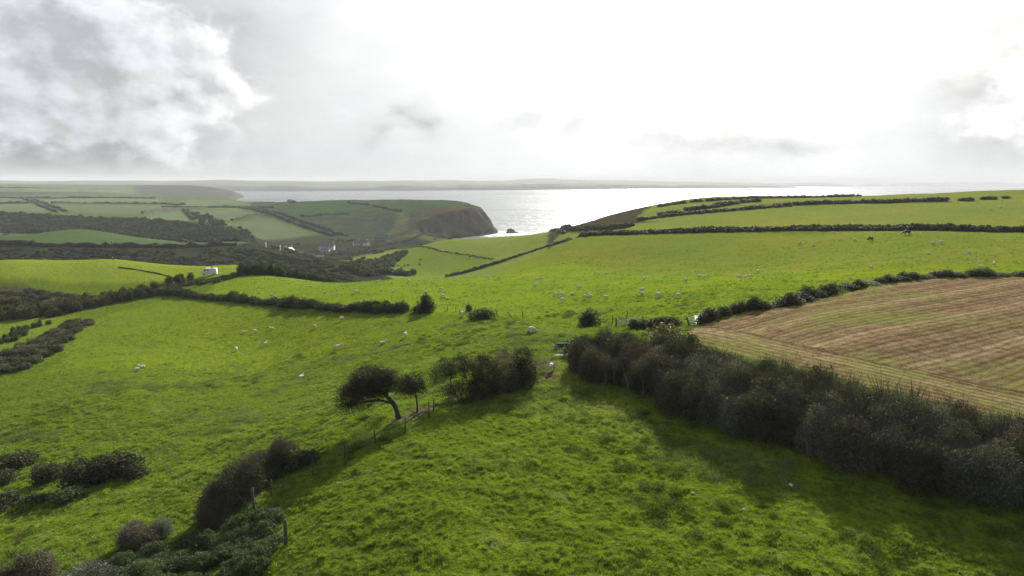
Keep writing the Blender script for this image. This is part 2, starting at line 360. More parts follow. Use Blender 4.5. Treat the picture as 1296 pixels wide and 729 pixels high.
# --------------------------------------------------------------- materials
def new_mat(name):
    m = bpy.data.materials.new(name); m.use_nodes = True; t = NT(m.node_tree)
    b = t.n['Principled BSDF']; b.inputs['Specular IOR Level'].default_value = 0.2
    return m, t, b
def flat(name, c, rough=0.7, spec=0.3, var=0.12, scale=3.0, metal=0.0):
    m, t, b = new_mat(name); b.inputs['Roughness'].default_value = rough; b.inputs['Specular IOR Level'].default_value = spec
    b.inputs['Metallic'].default_value = metal
    co = t.new('ShaderNodeTexCoord').outputs['Object']; nz = t.noise(co, scale, 5, .6)
    k = t.rng(nz, .3, .7, 1-var, 1+var)
    c2 = t.new('ShaderNodeVectorMath', operation='SCALE', ins={0: c, 3: k}).outputs[0]
    t.l.new(c2, b.inputs['Base Color']); return m

def ground_mat(name, kind):
    m, t, b = new_mat(name); b.inputs['Roughness'].default_value = 0.9; b.inputs['Specular IOR Level'].default_value = 0.0
    pos = t.new('ShaderNodeNewGeometry').outputs['Position']
    flatp = t.new('ShaderNodeVectorMath', operation='MULTIPLY', ins={0: pos, 1: (1, 1, 0.35)}).outputs[0]
    col = t.new('ShaderNodeAttribute', attribute_name='tint').outputs['Color']
    mudf = t.new('ShaderNodeAttribute', attribute_name='mud').outputs['Fac']
    big = t.noise(flatp, 0.022, 4, .55, .4); mid = t.noise(flatp, 0.13, 5, .6, .3); fine = t.noise(flatp, 0.85, 5, .62, .3); micro = t.noise(flatp, 5.5, 4, .7)
    if kind == 'grass':
        c = t.mix(t.rng(big, .36, .66, 0, 1), t.mix(1, col, (.86, .93, .85), 'MULTIPLY'), t.mix(1, col, (1.16, 1.03, .9), 'MULTIPLY'))
        c = t.mix(t.rng(mid, .50, .70, 0, .55), c, t.mix(1, col, (1.25, .93, 1.0), 'MULTIPLY'))
        c = t.mix(t.rng(t.noise(flatp, .33, 6, .72), .49, .62, 0, .65), c, t.mix(1, col, (.66, .76, .8), 'MULTIPLY'))
        c = t.mix(t.rng(fine, .50, .64, 0, .48), c, t.mix(1, col, (.58, .66, .8), 'MULTIPLY'))
        c = t.mix(t.rng(micro, .46, .66, 0, .75), c, t.mix(1, col, (.44, .48, .6), 'MULTIPLY'))
        c = t.mix(t.m('MULTIPLY', t.rng(t.noise(flatp, .30, 5, .7), .56, .68, 0, .55), t.rng(micro, .4, .6, .3, 1)), c, (0.115, 0.150, 0.070))
        md = t.mix(t.rng(fine, .35, .65, 0, 1), (0.080, 0.066, 0.042), (0.150, 0.122, 0.082))
        c = t.mix(mudf, c, md)
    elif kind == 'stubble':
        row = t.new('ShaderNodeAttribute', attribute_name='rows').outputs['Fac']
        wob = t.m('MULTIPLY_ADD', t.noise(flatp, .03, 2, .5), 1.2, row)
        wob2 = t.m('MULTIPLY_ADD', t.noise(flatp, .7, 3, .5), .22, wob)
        def stripes(per, off, sh):
            return t.m('POWER', t.m('MULTIPLY_ADD', t.m('SINE', t.m('MULTIPLY_ADD', wob2, 2*math.pi/per, off)), .5, .5), sh)
        s1 = stripes(3.1, .3, 4.0); s2 = stripes(1.03, .9, 1.0); s3 = stripes(9.3, 2.0, 14.0)
        brk = t.rng(t.noise(flatp, .9, 4, .7), .38, .62, .2, 1)
        earth = t.mix(t.rng(fine, .35, .65, 0, 1), (0.070, 0.046, 0.024), (0.112, 0.075, 0.038))
        straw = t.mix(t.rng(micro, .35, .65, 0, 1), (0.155, 0.113, 0.059), (0.31, 0.245, 0.145))
        f = t.m('ADD', t.m('MULTIPLY', s1, t.m('MULTIPLY', brk, .50)), t.m('MULTIPLY', s2, .15))
        f = t.m('ADD', f, t.m('MULTIPLY', s3, t.m('MULTIPLY', brk, .85)))
        f = t.m('ADD', f, t.rng(micro, .40, .70, -.12, .42)); f = t.m('ADD', f, t.rng(fine, .40, .70, -.08, .25), clamp=True)
        c = t.mix(f, earth, straw)
        gr = t.m('MULTIPLY', t.rng(t.noise(flatp, .055, 4, .6), .48, .62, 0, .85), t.rng(fine, .38, .6, .25, 1))
        c = t.mix(gr, c, (0.13, 0.15, 0.035))
    else:
        c = t.mix(t.rng(mid, .40, .62, 0, 1), t.mix(1, col, (.75, .8, .9), 'MULTIPLY'), t.mix(1, col, (1.3, 1.15, 1.0), 'MULTIPLY'))
        c = t.mix(t.rng(fine, .45, .65, 0, .7), c, t.mix(1, col, (.5, .52, .6), 'MULTIPLY'))
        c = t.mix(t.rng(t.noise(flatp, .05, 5, .6), .48, .62, 0, .6), c, t.mix(1, col, (1.5, 1.55, 1.0), 'MULTIPLY'))
    t.l.new(c, b.inputs['Base Color'])
    h = t.m('ADD', t.m('MULTIPLY', fine, 0.55), t.m('MULTIPLY', micro, 0.16))
    if kind == 'stubble': h = t.m('MULTIPLY_ADD', s2, .12, t.m('MULTIPLY', h, .6))
    bp = t.new('ShaderNodeBump', ins={'Strength': 0.75 if kind != 'rough' else 1.0, 'Distance': 1.7 if kind == 'grass' else .6 if kind == 'stubble' else 3.0, 'Height': h})
    t.l.new(bp.outputs[0], b.inputs['Normal'])
    return m
GM = {0: ground_mat('grass_turf', 'grass'), 1: ground_mat('stubble_rows', 'stubble'), 2: ground_mat('heath_cover', 'rough'), 3: None, 4: ground_mat('headland_cover', 'rough')}
GM[3] = GM[0]; GM[5] = GM[0]

idx = np.arange(NT_*NR_).reshape(NT_, NR_)
a_, b_, c_, d_ = idx[:-1, :-1], idx[1:, :-1], idx[1:, 1:], idx[:-1, 1:]
F = np.stack([a_, d_, c_, b_], -1).reshape(-1, 4)
Zf = Z.reshape(-1)
keep = ~(Zf[F] < -3).all(1)
fr = reg[:-1, :-1].reshape(-1)
def grid_object(name, fmask, mat):
    f = F[fmask]; used, inv = np.unique(f, return_inverse=True); inv = inv.reshape(-1, 4)
    me = bpy.data.meshes.new(name); nv, nf = len(used), len(f)
    me.vertices.add(nv); me.loops.add(nf*4); me.polygons.add(nf)
    co = np.stack([X.reshape(-1)[used], Y.reshape(-1)[used], Zf[used]], 1).astype(np.float32)
    me.vertices.foreach_set('co', co.ravel()); me.loops.foreach_set('vertex_index', inv.ravel().astype(np.int32))
    me.polygons.foreach_set('loop_start', np.arange(0, nf*4, 4, dtype=np.int32)); me.polygons.foreach_set('use_smooth', np.ones(nf, bool))
    me.update(calc_edges=True)
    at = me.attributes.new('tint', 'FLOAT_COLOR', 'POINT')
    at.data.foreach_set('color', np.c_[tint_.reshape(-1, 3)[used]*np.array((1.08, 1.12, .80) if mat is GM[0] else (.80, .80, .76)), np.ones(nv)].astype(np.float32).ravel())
    at = me.attributes.new('mud', 'FLOAT', 'POINT'); at.data.foreach_set('value', MUD.reshape(-1)[used].astype(np.float32))
    at = me.attributes.new('rows', 'FLOAT', 'POINT'); at.data.foreach_set('value', rows.reshape(-1)[used].astype(np.float32))
    me.materials.append(mat)
    o = bpy.data.objects.new(name, me); COL.objects.link(o); o['kind'] = 'structure'; return o
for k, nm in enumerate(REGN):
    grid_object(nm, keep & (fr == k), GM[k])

# --------------------------------------------------------- object helpers
def link(name, me, parent=None, loc=None, rz=0, sc=None):
    o = bpy.data.objects.new(name, me); COL.objects.link(o)
    if parent is not None: o.parent = parent
    if loc is not None: o.location = loc
    if rz: o.rotation_euler = (0, 0, rz)
    if sc is not None: o.scale = (sc, sc, sc) if isinstance(sc, (int, float)) else sc
    return o
def tag(o, label, cat, group=None, kind=None):
    if label: o['label'] = label
    if cat: o['category'] = cat
    if group: o['group'] = group
    if kind: o['kind'] = kind
    return o
def thing(name, label, cat, loc=(0, 0, 0), rz=0, group=None):
    return tag(link(name, None, None, loc, rz), label, cat, group)
class MB:
    def __init__(s): s.v = []; s.f = []; s.m = []; s.n = 0
    def add(s, v, f, mi=0):
        v = np.asarray(v, float).reshape(-1, 3); s.v.append(v)
        for q in f: s.f.append(tuple(int(i)+s.n for i in q)); s.m.append(mi)
        s.n += len(v)
    def box(s, c, d, mi=0, rot=None):
        x, y, z = (np.array(d)/2)
        v = np.array([(a*x, b*y, e*z) for a in (-1, 1) for b in (-1, 1) for e in (-1, 1)])
        if rot is not None: v = v @ np.array(rot).T
        s.add(v+np.array(c), [(0,1,3,2),(4,6,7,5),(0,4,5,1),(2,3,7,6),(0,2,6,4),(1,5,7,3)], mi)
    def tube(s, pts, rad, n=5, mi=0, cap=True):
        pts = [np.array(p, float) for p in pts]; V = []; k = len(pts)
        for i, p in enumerate(pts):
            t = pts[min(i+1, k-1)]-pts[max(i-1, 0)]; t = t/(np.linalg.norm(t)+1e-9)
            u = np.cross(t, (0, 0, 1) if abs(t[2]) < .9 else (1, 0, 0)); u /= np.linalg.norm(u); vv = np.cross(t, u)
            r_ = rad[i] if hasattr(rad, '__len__') else rad
            for a in range(n): th = 2*math.pi*a/n; V.append(p+r_*(math.cos(th)*u+math.sin(th)*vv))
        f = [(i*n+a, i*n+(a+1) % n, (i+1)*n+(a+1) % n, (i+1)*n+a) for i in range(k-1) for a in range(n)]
        if cap: f += [tuple(range(n))[::-1], tuple(range((k-1)*n, k*n))]
        s.add(V, f, mi)
    def mesh(s, name, mats, smooth=False):
        me = bpy.data.meshes.new(name); me.from_pydata(np.concatenate(s.v).tolist(), [], s.f); me.update()
        for m in (mats if isinstance(mats, (list, tuple)) else [mats]): me.materials.append(m)
        me.polygons.foreach_set('material_index', np.array(s.m, np.int32))
        if smooth: me.polygons.foreach_set('use_smooth', np.ones(len(s.f), bool))
        return me
def leaf_mesh(name, pts, size, mat, rng, asp=0.55, up=0.3, extra=None):
    """many small leaf quads at pts"""
    n = len(pts); sz = size*rng.uniform(.6, 1.35, n) if np.isscalar(size) else size
    a = rng.normal(size=(n, 3)); a[:, 2] += up; a /= np.linalg.norm(a, axis=1)[:, None]
    b = np.cross(a, rng.normal(size=(n, 3))); b /= np.linalg.norm(b, axis=1)[:, None]+1e-9
    a = a*sz[:, None]*.6; b = b*(sz*asp)[:, None]*.5
    V = np.stack([pts-a, pts+b-a*.1, pts+a, pts-b-a*.1], 1).reshape(-1, 3)
    me = bpy.data.meshes.new(name); me.vertices.add(4*n); me.loops.add(4*n); me.polygons.add(n)
    me.vertices.foreach_set('co', V.astype(np.float32).ravel()); me.loops.foreach_set('vertex_index', np.arange(4*n, dtype=np.int32))
    me.polygons.foreach_set('loop_start', np.arange(0, 4*n, 4, dtype=np.int32)); me.update(calc_edges=True)
    me.materials.append(mat); return me
def leaf_mat(name, c1, c2, trans=0.25, rough=0.65, spec=0.05, tcol=None, posvar=0.5):
    m, t, b = new_mat(name)
    g = t.new('ShaderNodeNewGeometry'); rnd = g.outputs['Random Per Island']
    oi = t.new('ShaderNodeObjectInfo').outputs['Random']
    big = t.noise(g.outputs['Position'], posvar, 3, .6)
    f = t.m('ADD', t.m('MULTIPLY', t.m('POWER', rnd, 1.5), .55), t.rng(big, .38, .62, 0, .55))
    c = t.mix(f, c1, c2)
    k = t.rng(oi, 0, 1, .8, 1.25)
    c = t.new('ShaderNodeVectorMath', operation='SCALE', ins={0: c, 3: k}).outputs[0]
    t.l.new(c, b.inputs['Base Color']); b.inputs['Roughness'].default_value = rough; b.inputs['Specular IOR Level'].default_value = spec
    tr = t.new('ShaderNodeBsdfTranslucent')
    t.l.new(t.mix(1, c, tcol or (1.4, 1.5, .6), 'MULTIPLY'), tr.inputs[0])
    mx = t.new('ShaderNodeMixShader', ins={0: trans, 1: b.outputs[0], 2: tr.outputs[0]})
    t.l.new(mx.outputs[0], t.n['Material Output'].inputs[0]); return m
M = {}
M['thorn'] = leaf_mat('thorn_leaves', (0.022, 0.027, 0.014), (0.100, 0.104, 0.062), .15)
M['willow'] = leaf_mat('grey_willow_leaves', (0.032, 0.035, 0.027), (0.215, 0.230, 0.175), .12)
M['twiggy'] = leaf_mat('brown_twig_leaves', (0.032, 0.029, 0.019), (0.180, 0.168, 0.118), .12)
M['gorse'] = leaf_mat('gorse_leaves', (0.020, 0.030, 0.011), (0.072, 0.090, 0.036), .15)
M['olive'] = leaf_mat('olive_leaves', (0.070, 0.080, 0.020), (0.150, 0.150, 0.045), .2)
M['bramble'] = leaf_mat('bramble_leaves', (0.030, 0.050, 0.018), (0.120, 0.150, 0.070), .2)
M['nettle'] = leaf_mat('weed_leaves', (0.040, 0.070, 0.010), (0.095, 0.135, 0.024), .3)
M['tree'] = leaf_mat('hawthorn_leaves', (0.017, 0.019, 0.010), (0.064, 0.064, 0.036), .15)
M['bark'] = flat('bark', (0.060, 0.050, 0.042), .9, .1, .4, 6)
M['twig'] = flat('grey_twigs', (0.105, 0.095, 0.080), .9, .1, .3, 6)
M['post'] = flat('weathered_timber', (0.095, 0.085, 0.07), .9, .1, .35, 9)
M['wire'] = flat('fence_wire', (0.06, 0.055, 0.05), .5, .4, .1, 9, .6)
M['galv'] = flat('galvanised_steel', (0.50, 0.53, 0.54), .45, .5, .12, 5, .35)
M['fleece'] = flat('sheep_fleece', (0.62, 0.60, 0.53), .95, .05, .12, 12)
M['face'] = flat('sheep_face', (0.42, 0.39, 0.34), .9, .1, .1, 12)
M['hide'] = flat('black_hide', (0.022, 0.019, 0.018), .6, .3, .3, 5)
M['brown_hide'] = flat('brown_hide', (0.085, 0.045, 0.028), .7, .3, .3, 5)
M['white'] = flat('white_paint', (0.76, 0.77, 0.77), .35, .5, .05, 2)
M['glass'] = flat('dark_window_glass', (0.02, 0.025, 0.03), .12, .7, .1, 2)
M['rubber'] = flat('black_rubber', (0.02, 0.02, 0.02), .8, .2, .1, 5)
M['render'] = flat('white_wall_render', (0.74, 0.74, 0.72), .8, .2, .07, .4)
M['buff'] = flat('buff_wall_render', (0.52, 0.48, 0.38), .8, .2, .07, .4)
M['stonewall'] = flat('stone_masonry', (0.24, 0.22, 0.20), .9, .1, .25, .8)
M['slate'] = flat('slate_roofing', (0.095, 0.10, 0.115), .6, .35, .15, 1.5)
M['brick'] = flat('chimney_brick', (0.30, 0.20, 0.16), .9, .1, .2, 3)
M['concrete'] = flat('concrete', (0.27, 0.275, 0.26), .85, .2, .15, 2)
M['rock'] = flat('sea_rock', (0.09, 0.085, 0.078), .8, .3, .35, .3)

def tuple3(v): return np.array(v, float)
def shrub_pts(rng, n, W_, D_, H_, lumps, lift=0.12, shell=.72, flat_=0):
    """points in the outer volume of several lumps that make an uneven dome of about W x D x H"""
    L = []
    for i in range(lumps):
        a = rng.uniform(0, 2*math.pi); q = math.sqrt(rng.uniform(0, 1))*.62
        x, y = math.cos(a)*q*W_/2, math.sin(a)*q*D_/2
        r_ = rng.uniform(.13, .33)*min(W_, D_, H_*1.3)
        top = H_*math.sqrt(max(0.06, 1-(q*1.18)**2))*rng.uniform(.80, 1.03)
        if flat_: top = H_*(1-flat_*q*q*1.6)*rng.uniform(.72, 1.06)
        L.append((x, y, max(top-r_, r_*.6), r_))
        if flat_ and top > H_*.5: L.append((x*1.12, y*1.12, max(top*.45-r_*.3, r_*.6), r_*1.1))
    L.append((0, 0, H_*.42, min(W_, D_, H_)*.42))
    L = np.array(L); wgt = L[:, 3]**2; wgt /= wgt.sum()
    k = rng.choice(len(L), n, p=wgt)
    d = rng.normal(size=(n, 3)); d[:, 2] = d[:, 2]*1.0+.15; d /= np.linalg.norm(d, axis=1)[:, None]
    rad = L[k, 3]*(1-(1-shell)*rng.uniform(0, 1, n)**.6*rng.uniform(.4, 1.6, n)) * rng.normal(1, .055, n)
    p = L[k, :3]+d*rad[:, None]
    m = rng.uniform(size=n) < lift          # skirt below the lumps
    p[m, 2] *= rng.uniform(.1, 1, m.sum())
    p[:, 2] = np.maximum(p[:, 2], 0.03)
    return p, L
def stems_into(mb, rng, L, H_, n, rad, over=0.0, lean=(0, 0)):
    for i in range(n):
        l = L[rng.integers(len(L))]; b = np.array([l[0]*.25+rng.normal()*.15, l[1]*.25+rng.normal()*.15, 0.0])
        d = rng.normal(size=3); d[2] = abs(d[2])+.4; d /= np.linalg.norm(d)
        e = l[:3]+d*l[3]*(rng.uniform(.7, 1.0)+over*rng.uniform(0, 1)); mid = (b+e)/2+np.array([l[0]*.2, l[1]*.2, rng.normal()*.1])
        mb.tube([b, mid, e], [rad*rng.uniform(.6, 1.2), rad*.55, rad*.16], 3, cap=False)
def make_shrub(seed, W_, D_, H_, nleaf, leaf, mat, stems=20, srad=.04, lumps=9, over=.15, twigs=0, asp=.55, flat_=0):
    rng = np.random.default_rng(seed)
    p, L = shrub_pts(rng, nleaf, W_, D_, H_, lumps, flat_=flat_)
    fol = leaf_mesh('foliage', p, leaf, mat, rng, asp)
    mb = MB(); stems_into(mb, rng, L, H_, stems, srad, over)
    for i in range(twigs):
        l = L[rng.integers(len(L))]; d = rng.normal(size=3); d[2] = abs(d[2])*1.6+.3; d /= np.linalg.norm(d)
        a = l[:3]+d*l[3]*.65; e = l[:3]+d*l[3]*rng.uniform(1.05, 1.75)+rng.normal(size=3)*.08
        mb.tube([a, e], [.011, .004], 3, cap=False)
    return fol, mb.mesh('stems', M['twig'])
def far_shrub(seed, W_, D_, H_, nleaf, leaf, mat, lumps=6, flat_=0):
    rng = np.random.default_rng(seed); p, L = shrub_pts(rng, nleaf, W_, D_, H_, lumps, .2, flat_=flat_)
    return leaf_mesh('shrub', p, leaf, mat, rng, .8)

# unit-ish prototypes (about 1 wide x 1 high, scaled where they stand)
NEAR = {k: [make_shrub(100+i+j*10, 3.6, 3.4, 3.3, 14000, .105, M[k], 60, .045, 19, .3, 600, flat_=.42) for i in range(3)] for j, k in enumerate(('thorn', 'willow', 'twiggy'))}
MIDP = {k: [far_shrub(300+i+j*10, 3.0, 3.0, 2.6, 2800, .17, M[k], 13, .35) for i in range(3)] for j, k in enumerate(('thorn', 'gorse', 'twiggy', 'olive', 'bramble'))}
FARP = {k: [far_shrub(400+i+j*10, 3.2, 3.2, 2.6, 650, .38, M[k], 6) for i in range(3)] for j, k in enumerate(('thorn', 'gorse', 'twiggy'))}

def resample(pts, step, closed=False):
    P = [Vector((p[0], p[1])) for p in pts]; out = []; carry = 0.0
    for a, b in zip(P[:-1], P[1:]):
        L = (b-a).length; t = carry
        while t < L: out.append(a+(b-a)*(t/L)); t += step
        carry = t-L
    return out
def wpts(px): return [W2(p) for p in px]
def hedge(label, pts, step, width, height, _p, kinds, pool, base_w=3.0, base_h=2.6, jit=.35, rowsn=1, cat='hedge', name='hedge', hfun=None, minkeep=1.0, group='hedgerows between the fields', tz=-.1):
    """a hedge is one thing; every bush in it is a part"""
    P = resample(pts, step); c = P[len(P)//2]
    root = thing(name, label, cat, (c.x, c.y, gz(c.x, c.y)), 0, group)
    lo = root.location
    for i, p in enumerate(P):
        t = (P[min(i+1, len(P)-1)]-P[max(i-1, 0)]); t = t.normalized() if t.length else Vector((1, 0)); nn = Vector((-t.y, t.x))
        for rw in range(rowsn):
            if random.random() > minkeep: continue
            off = (rw-(rowsn-1)/2)*width/max(rowsn, 1)+random.uniform(-jit, jit)*width*.4
            x = p.x+nn.x*off+t.x*random.uniform(-.3, .3)*step; y = p.y+nn.y*off+t.y*random.uniform(-.3, .3)*step
            h = height*(hfun(i/len(P), rw) if hfun else 1)*random.uniform(.78, 1.18)
            k = random.choice(kinds); pr = random.choice(pool[k])
            me = pr[0] if isinstance(pr, tuple) else pr
            ws = width/max(1, rowsn)*random.uniform(.95, 1.35)/base_w
            o = link('shrub', me, root, (x-lo.x, y-lo.y, gz(x, y)+tz-lo.z), random.uniform(0, 6.28), (ws, ws*random.uniform(.85, 1.1), h/base_h))
            if isinstance(pr, tuple): link('stems', pr[1], o)
    return root
def bush(label, px, py, wid, hei, kind, pool, base_w=3.0, base_h=2.6, dd=None, name='bush', group=None, rz=None, dep=None):
    g = G(px, py) if dd is None else Vector((*pxd(px, dd), 0)); g.z = gz(g.x, g.y)
    root = thing(name, label, 'bush', (g.x, g.y, g.z-.08), random.uniform(0, 6.28) if rz is None else rz, group)
    pr = random.choice(pool[kind]); root.scale = (wid/base_w, (dep or wid)/base_w, hei/base_h)
    if isinstance(pr, tuple): link('foliage', pr[0], root); link('stems', pr[1], root)
    else: link('foliage', pr, root)
    return root

# ------------------------------------------------------------- the hedges
hg = [pxd(762, 77), pxd(810, 71.5), pxd(900, 62.5), pxd(1000, 56.5), pxd(1100, 52.0), pxd(1200, 49.0), pxd(1296, 46.5), pxd(1420, 44), pxd(1600, 41), pxd(1800, 38.5)]
pts = resample(hg, 2.1); NHP = len(pts); NFR = sum(1 for p_ in pts if p_.x/p_.y*FPX+648 < 1420)
root = thing('hedge', 'tall dense grey and brown hedge running along the near side of the ploughed stubble field', 'hedge', (pts[NHP//2].x, pts[NHP//2].y, gz(pts[NHP//2].x, pts[NHP//2].y)), 0, 'hedgerows between the fields')
for i, p in enumerate(pts):
    t = (pts[min(i+1, NHP-1)]-pts[max(i-1, 0)]).normalized(); nn = Vector((-t.y, t.x)); f = min(1, i/NFR)
    for rw, off in enumerate((-3.5-.6*f, -1.4, 1.0, 3.2)):
        x = p.x+nn.x*off+random.uniform(-.7, .7); y = p.y+nn.y*off+random.uniform(-.7, .7)
        kind = random.choices(('twiggy', 'thorn', 'willow'), (5, 3, 1) if f < .32 else (1, 3, 5))[0]
        pr = random.choice(NEAR[kind]); h = random.uniform(3.4, 4.7)*(1.0 if rw in (1, 2) else .84)*(1.0+.16*f)
        s_ = random.uniform(.85, 1.3)
        o = link('shrub', pr[0], root, (x-root.location.x, y-root.location.y, gz(x, y)-.1-root.location.z), random.uniform(0, 6.28), (s_, s_, h/3.3))
        link('stems', pr[1], o)
for i in range(2, NHP-2, 2):
    p = pts[i]; t = (pts[i+1]-pts[i-1]).normalized(); nn = Vector((-t.y, t.x)); mb = MB()
    for j in range(2):
        x = p.x-nn.x*random.uniform(4.6, 5.4)+random.uniform(-.8, .8); y = p.y-nn.y*random.uniform(4.6, 5.4); z = gz(x, y); a = random.uniform(-.5, .5)
        mb.tube([(x, y, z-.1), (x+a*.4, y+.3, z+1.0), (x+a, y+.8, z+2.1), (x+a*1.4, y+1.3, z+3.0)], [.075, .06, .04, .015], 5)
        mb.tube([(x+a*.4, y+.3, z+1.0), (x-a*.6, y+.7, z+2.3)], [.04, .012], 4)
    o = link('stems', mb.mesh('stems', M['twig']), root); o.location = -root.location
LINES = 'hedgerows between the fields'
hedge('low dark hedge at the top of the left sheep pasture', wpts([(212,371),(250,377),(300,381),(350,386),(400,390),(450,393),(500,395),(533,396)]), 2.0, 3.2, 2.3, MIDP, ('thorn', 'gorse', 'thorn'), MIDP, hfun=lambda f, r_: 1.0+.25*math.sin(f*23), minkeep=.96)
hedge('thick dark thorn belt below the white van field', wpts([(-60,408),(0,403),(60,398),(105,389),(150,380),(200,371),(225,368)]), 2.7, 11, 3.6, MIDP, ('thorn', 'twiggy', 'gorse'), MIDP, rowsn=4)
hedge('dark scrubby belt running right from behind the white van to the valley', [pxd(215,232), pxd(262,230), pxd(320,244), pxd(380,252), pxd(440,258), pxd(480,262), pxd(515,266)], 3.0, 9, 3.6, MIDP, ('thorn', 'gorse', 'thorn'), MIDP, rowsn=3, hfun=lambda f, r_: .36 if .06 < f < .27 else 1.0+.35*math.sin(f*6))
hedge('dark scrub strip at the left edge above the thorn belt', wpts([(-80,384),(-20,380),(20,377),(60,384),(85,392)]), 3.0, 14, 2.3, MIDP, ('thorn', 'twiggy', 'gorse'), MIDP, rowsn=4, name='scrub', cat='scrub', group='scrub patches on the slopes')
for k, (lab, ln, wd) in enumerate([('gorse scrub patch on the left slope below the thorn belt', [(10,470),(40,455),(62,440),(75,425),(102,408)], 7),
                       ('lower gorse scrub arm at the left edge of the pasture', [(-40,470),(0,462),(30,448),(55,432)], 9),
                       ('thin gorse loop enclosing a grassy hollow at the left edge', [(-20,440),(15,432),(28,418),(60,410)], 3.5)]):
    hedge(lab, wpts(ln), 1.9, wd, 1.5, MIDP, ('gorse', 'twiggy', 'thorn'), MIDP, rowsn=3, name='scrub', cat='scrub', group='scrub patches on the slopes', minkeep=.85)
hedge('low gorse hedge along the far side of the stubble field, beside the sheep pasture', wpts([(893,408),(925,398),(960,391),(1000,384),(1040,374),(1065,368)]), 1.5, 2.6, 1.7, MIDP, ('gorse', 'thorn'), MIDP, hfun=lambda f, r_: .9+.3*math.sin(f*31)+.2*math.sin(f*11), minkeep=.95)
hedge('grassy bank of gorse along the top corner of the stubble field', wpts([(1070,366),(1100,360),(1140,354),(1180,350),(1230,350),(1300,349),(1420,351)]), 1.6, 2.6, 1.35, MIDP, ('gorse', 'thorn', 'bramble'), MIDP, hfun=lambda f, r_: .8+.45*math.sin(f*37)*math.sin(f*13), minkeep=.9)
hedge('small dark bushes in a row between the two field gates', wpts([(806,414),(822,413),(840,412),(858,412)]), 1.5, 2.6, 1.5, MIDP, ('thorn', 'gorse'), MIDP)
def fh(label, ln, step, wd, ht, **kw):
    step *= .72; wd *= 1.15; ht *= .84
    return hedge(label, wpts(ln) if not kw.pop('raw', False) else ln, step, wd, ht, FARP, kw.pop('kinds', ('thorn', 'gorse', 'thorn')), FARP, base_w=3.2, **kw)
fh('straight dark hedge climbing diagonally from the brow to the long hill hedge', [(566,350),(590,345),(620,336),(650,326),(690,313),(720,304),(745,299)], 2.2, 3.2, 2.5, hfun=lambda f, r_: .7+.5*f+.25*math.sin(f*17))
fh('long dark hedge crossing the right hill behind the two grazing cattle', [(745,298.5),(800,296),(850,294),(900,292.5),(1000,291),(1060,291),(1148,291.5),(1220,292),(1320,293),(1460,296)], 1.7, 5.5, 2.3, hfun=lambda f, r_: .85+.12*math.sin(f*29)+.25*f, rowsn=2)
fh('hedge on the right hill between the upper field and the long hedge', [(1000,259.5),(1050,258),(1100,257),(1150,256),(1197,255)], 3.4, 5, 2.8)
fh('thin hedge slanting down toward the sea from the right hill fields', [(810,279),(850,274),(900,269),(950,265),(1000,260.5)], 4.0, 4.5, 2.6)
fh('hedge zigzag between two green strips above the sea', [(868,267),(900,263),(935,257),(960,255)], 4.2, 5, 3)
fh('short hedge spur ending in the sloping strip above the cliffs', [(836,272),(862,269.5)], 4, 5, 2.6)
fh('skyline hedge on the right headland above the bright sea', [(834,262),(900,254.5),(960,251),(1000,250.5),(1090,248.5)], 5, 5, 2.4)
fh('hedge edging the scrubby right headland where it meets the sea view', [(690,293),(720,291.5),(760,290),(800,287)], 3.4, 5, 3.2, rowsn=2)
for k, (a, b_, lab) in enumerate([(1134,1150,'small bush clump on the skyline of the upper right field'), (1216,1232,'left bush clump in the gappy hedge of the upper right field'), (1244,1262,'middle bush clump in the gappy hedge of the upper right field'), (1274,1280,'rightmost small bush of the gappy hedge in the upper right field')]):
    yy = 244.5 if k == 0 else (254.5, 254.5, 252.5, 251)[k]
    fh(lab, [(a, yy), (b_, yy)], 3.2, 4, 2.2, name='bush_clump', cat='bushes', group='bush clumps of the upper right field')
fh('skyline hedge at the far right end of the upper field', [(1255,240.5),(1320,238)], 4, 4, 2)
fh('thin dark hedge along the crest of the cattle hill above the village', [(405,335),(440,322),(480,312),(520,304),(560,299.5),(600,297.8),(660,297.2),(715,295.5)], 4.4, 4, 2.2)
fh('faint fence hedge across the middle of the cattle hill', [(505,315.5),(560,319),(600,324),(625,328)], 5, 2.2, 1.0)
fh('dark scrub on the lower slope of the cattle hill', [(448,344),(470,338),(492,330),(502,324)], 5, 16, 4.5, rowsn=3, name='scrub', cat='scrub', group='scrub patches on the slopes')
fh('scrub at the foot of the cattle hill behind the brow', [(455,347),(480,345),(505,347),(520,349)], 5, 12, 4.5, rowsn=2, name='scrub', cat='scrub', group='scrub patches on the slopes')
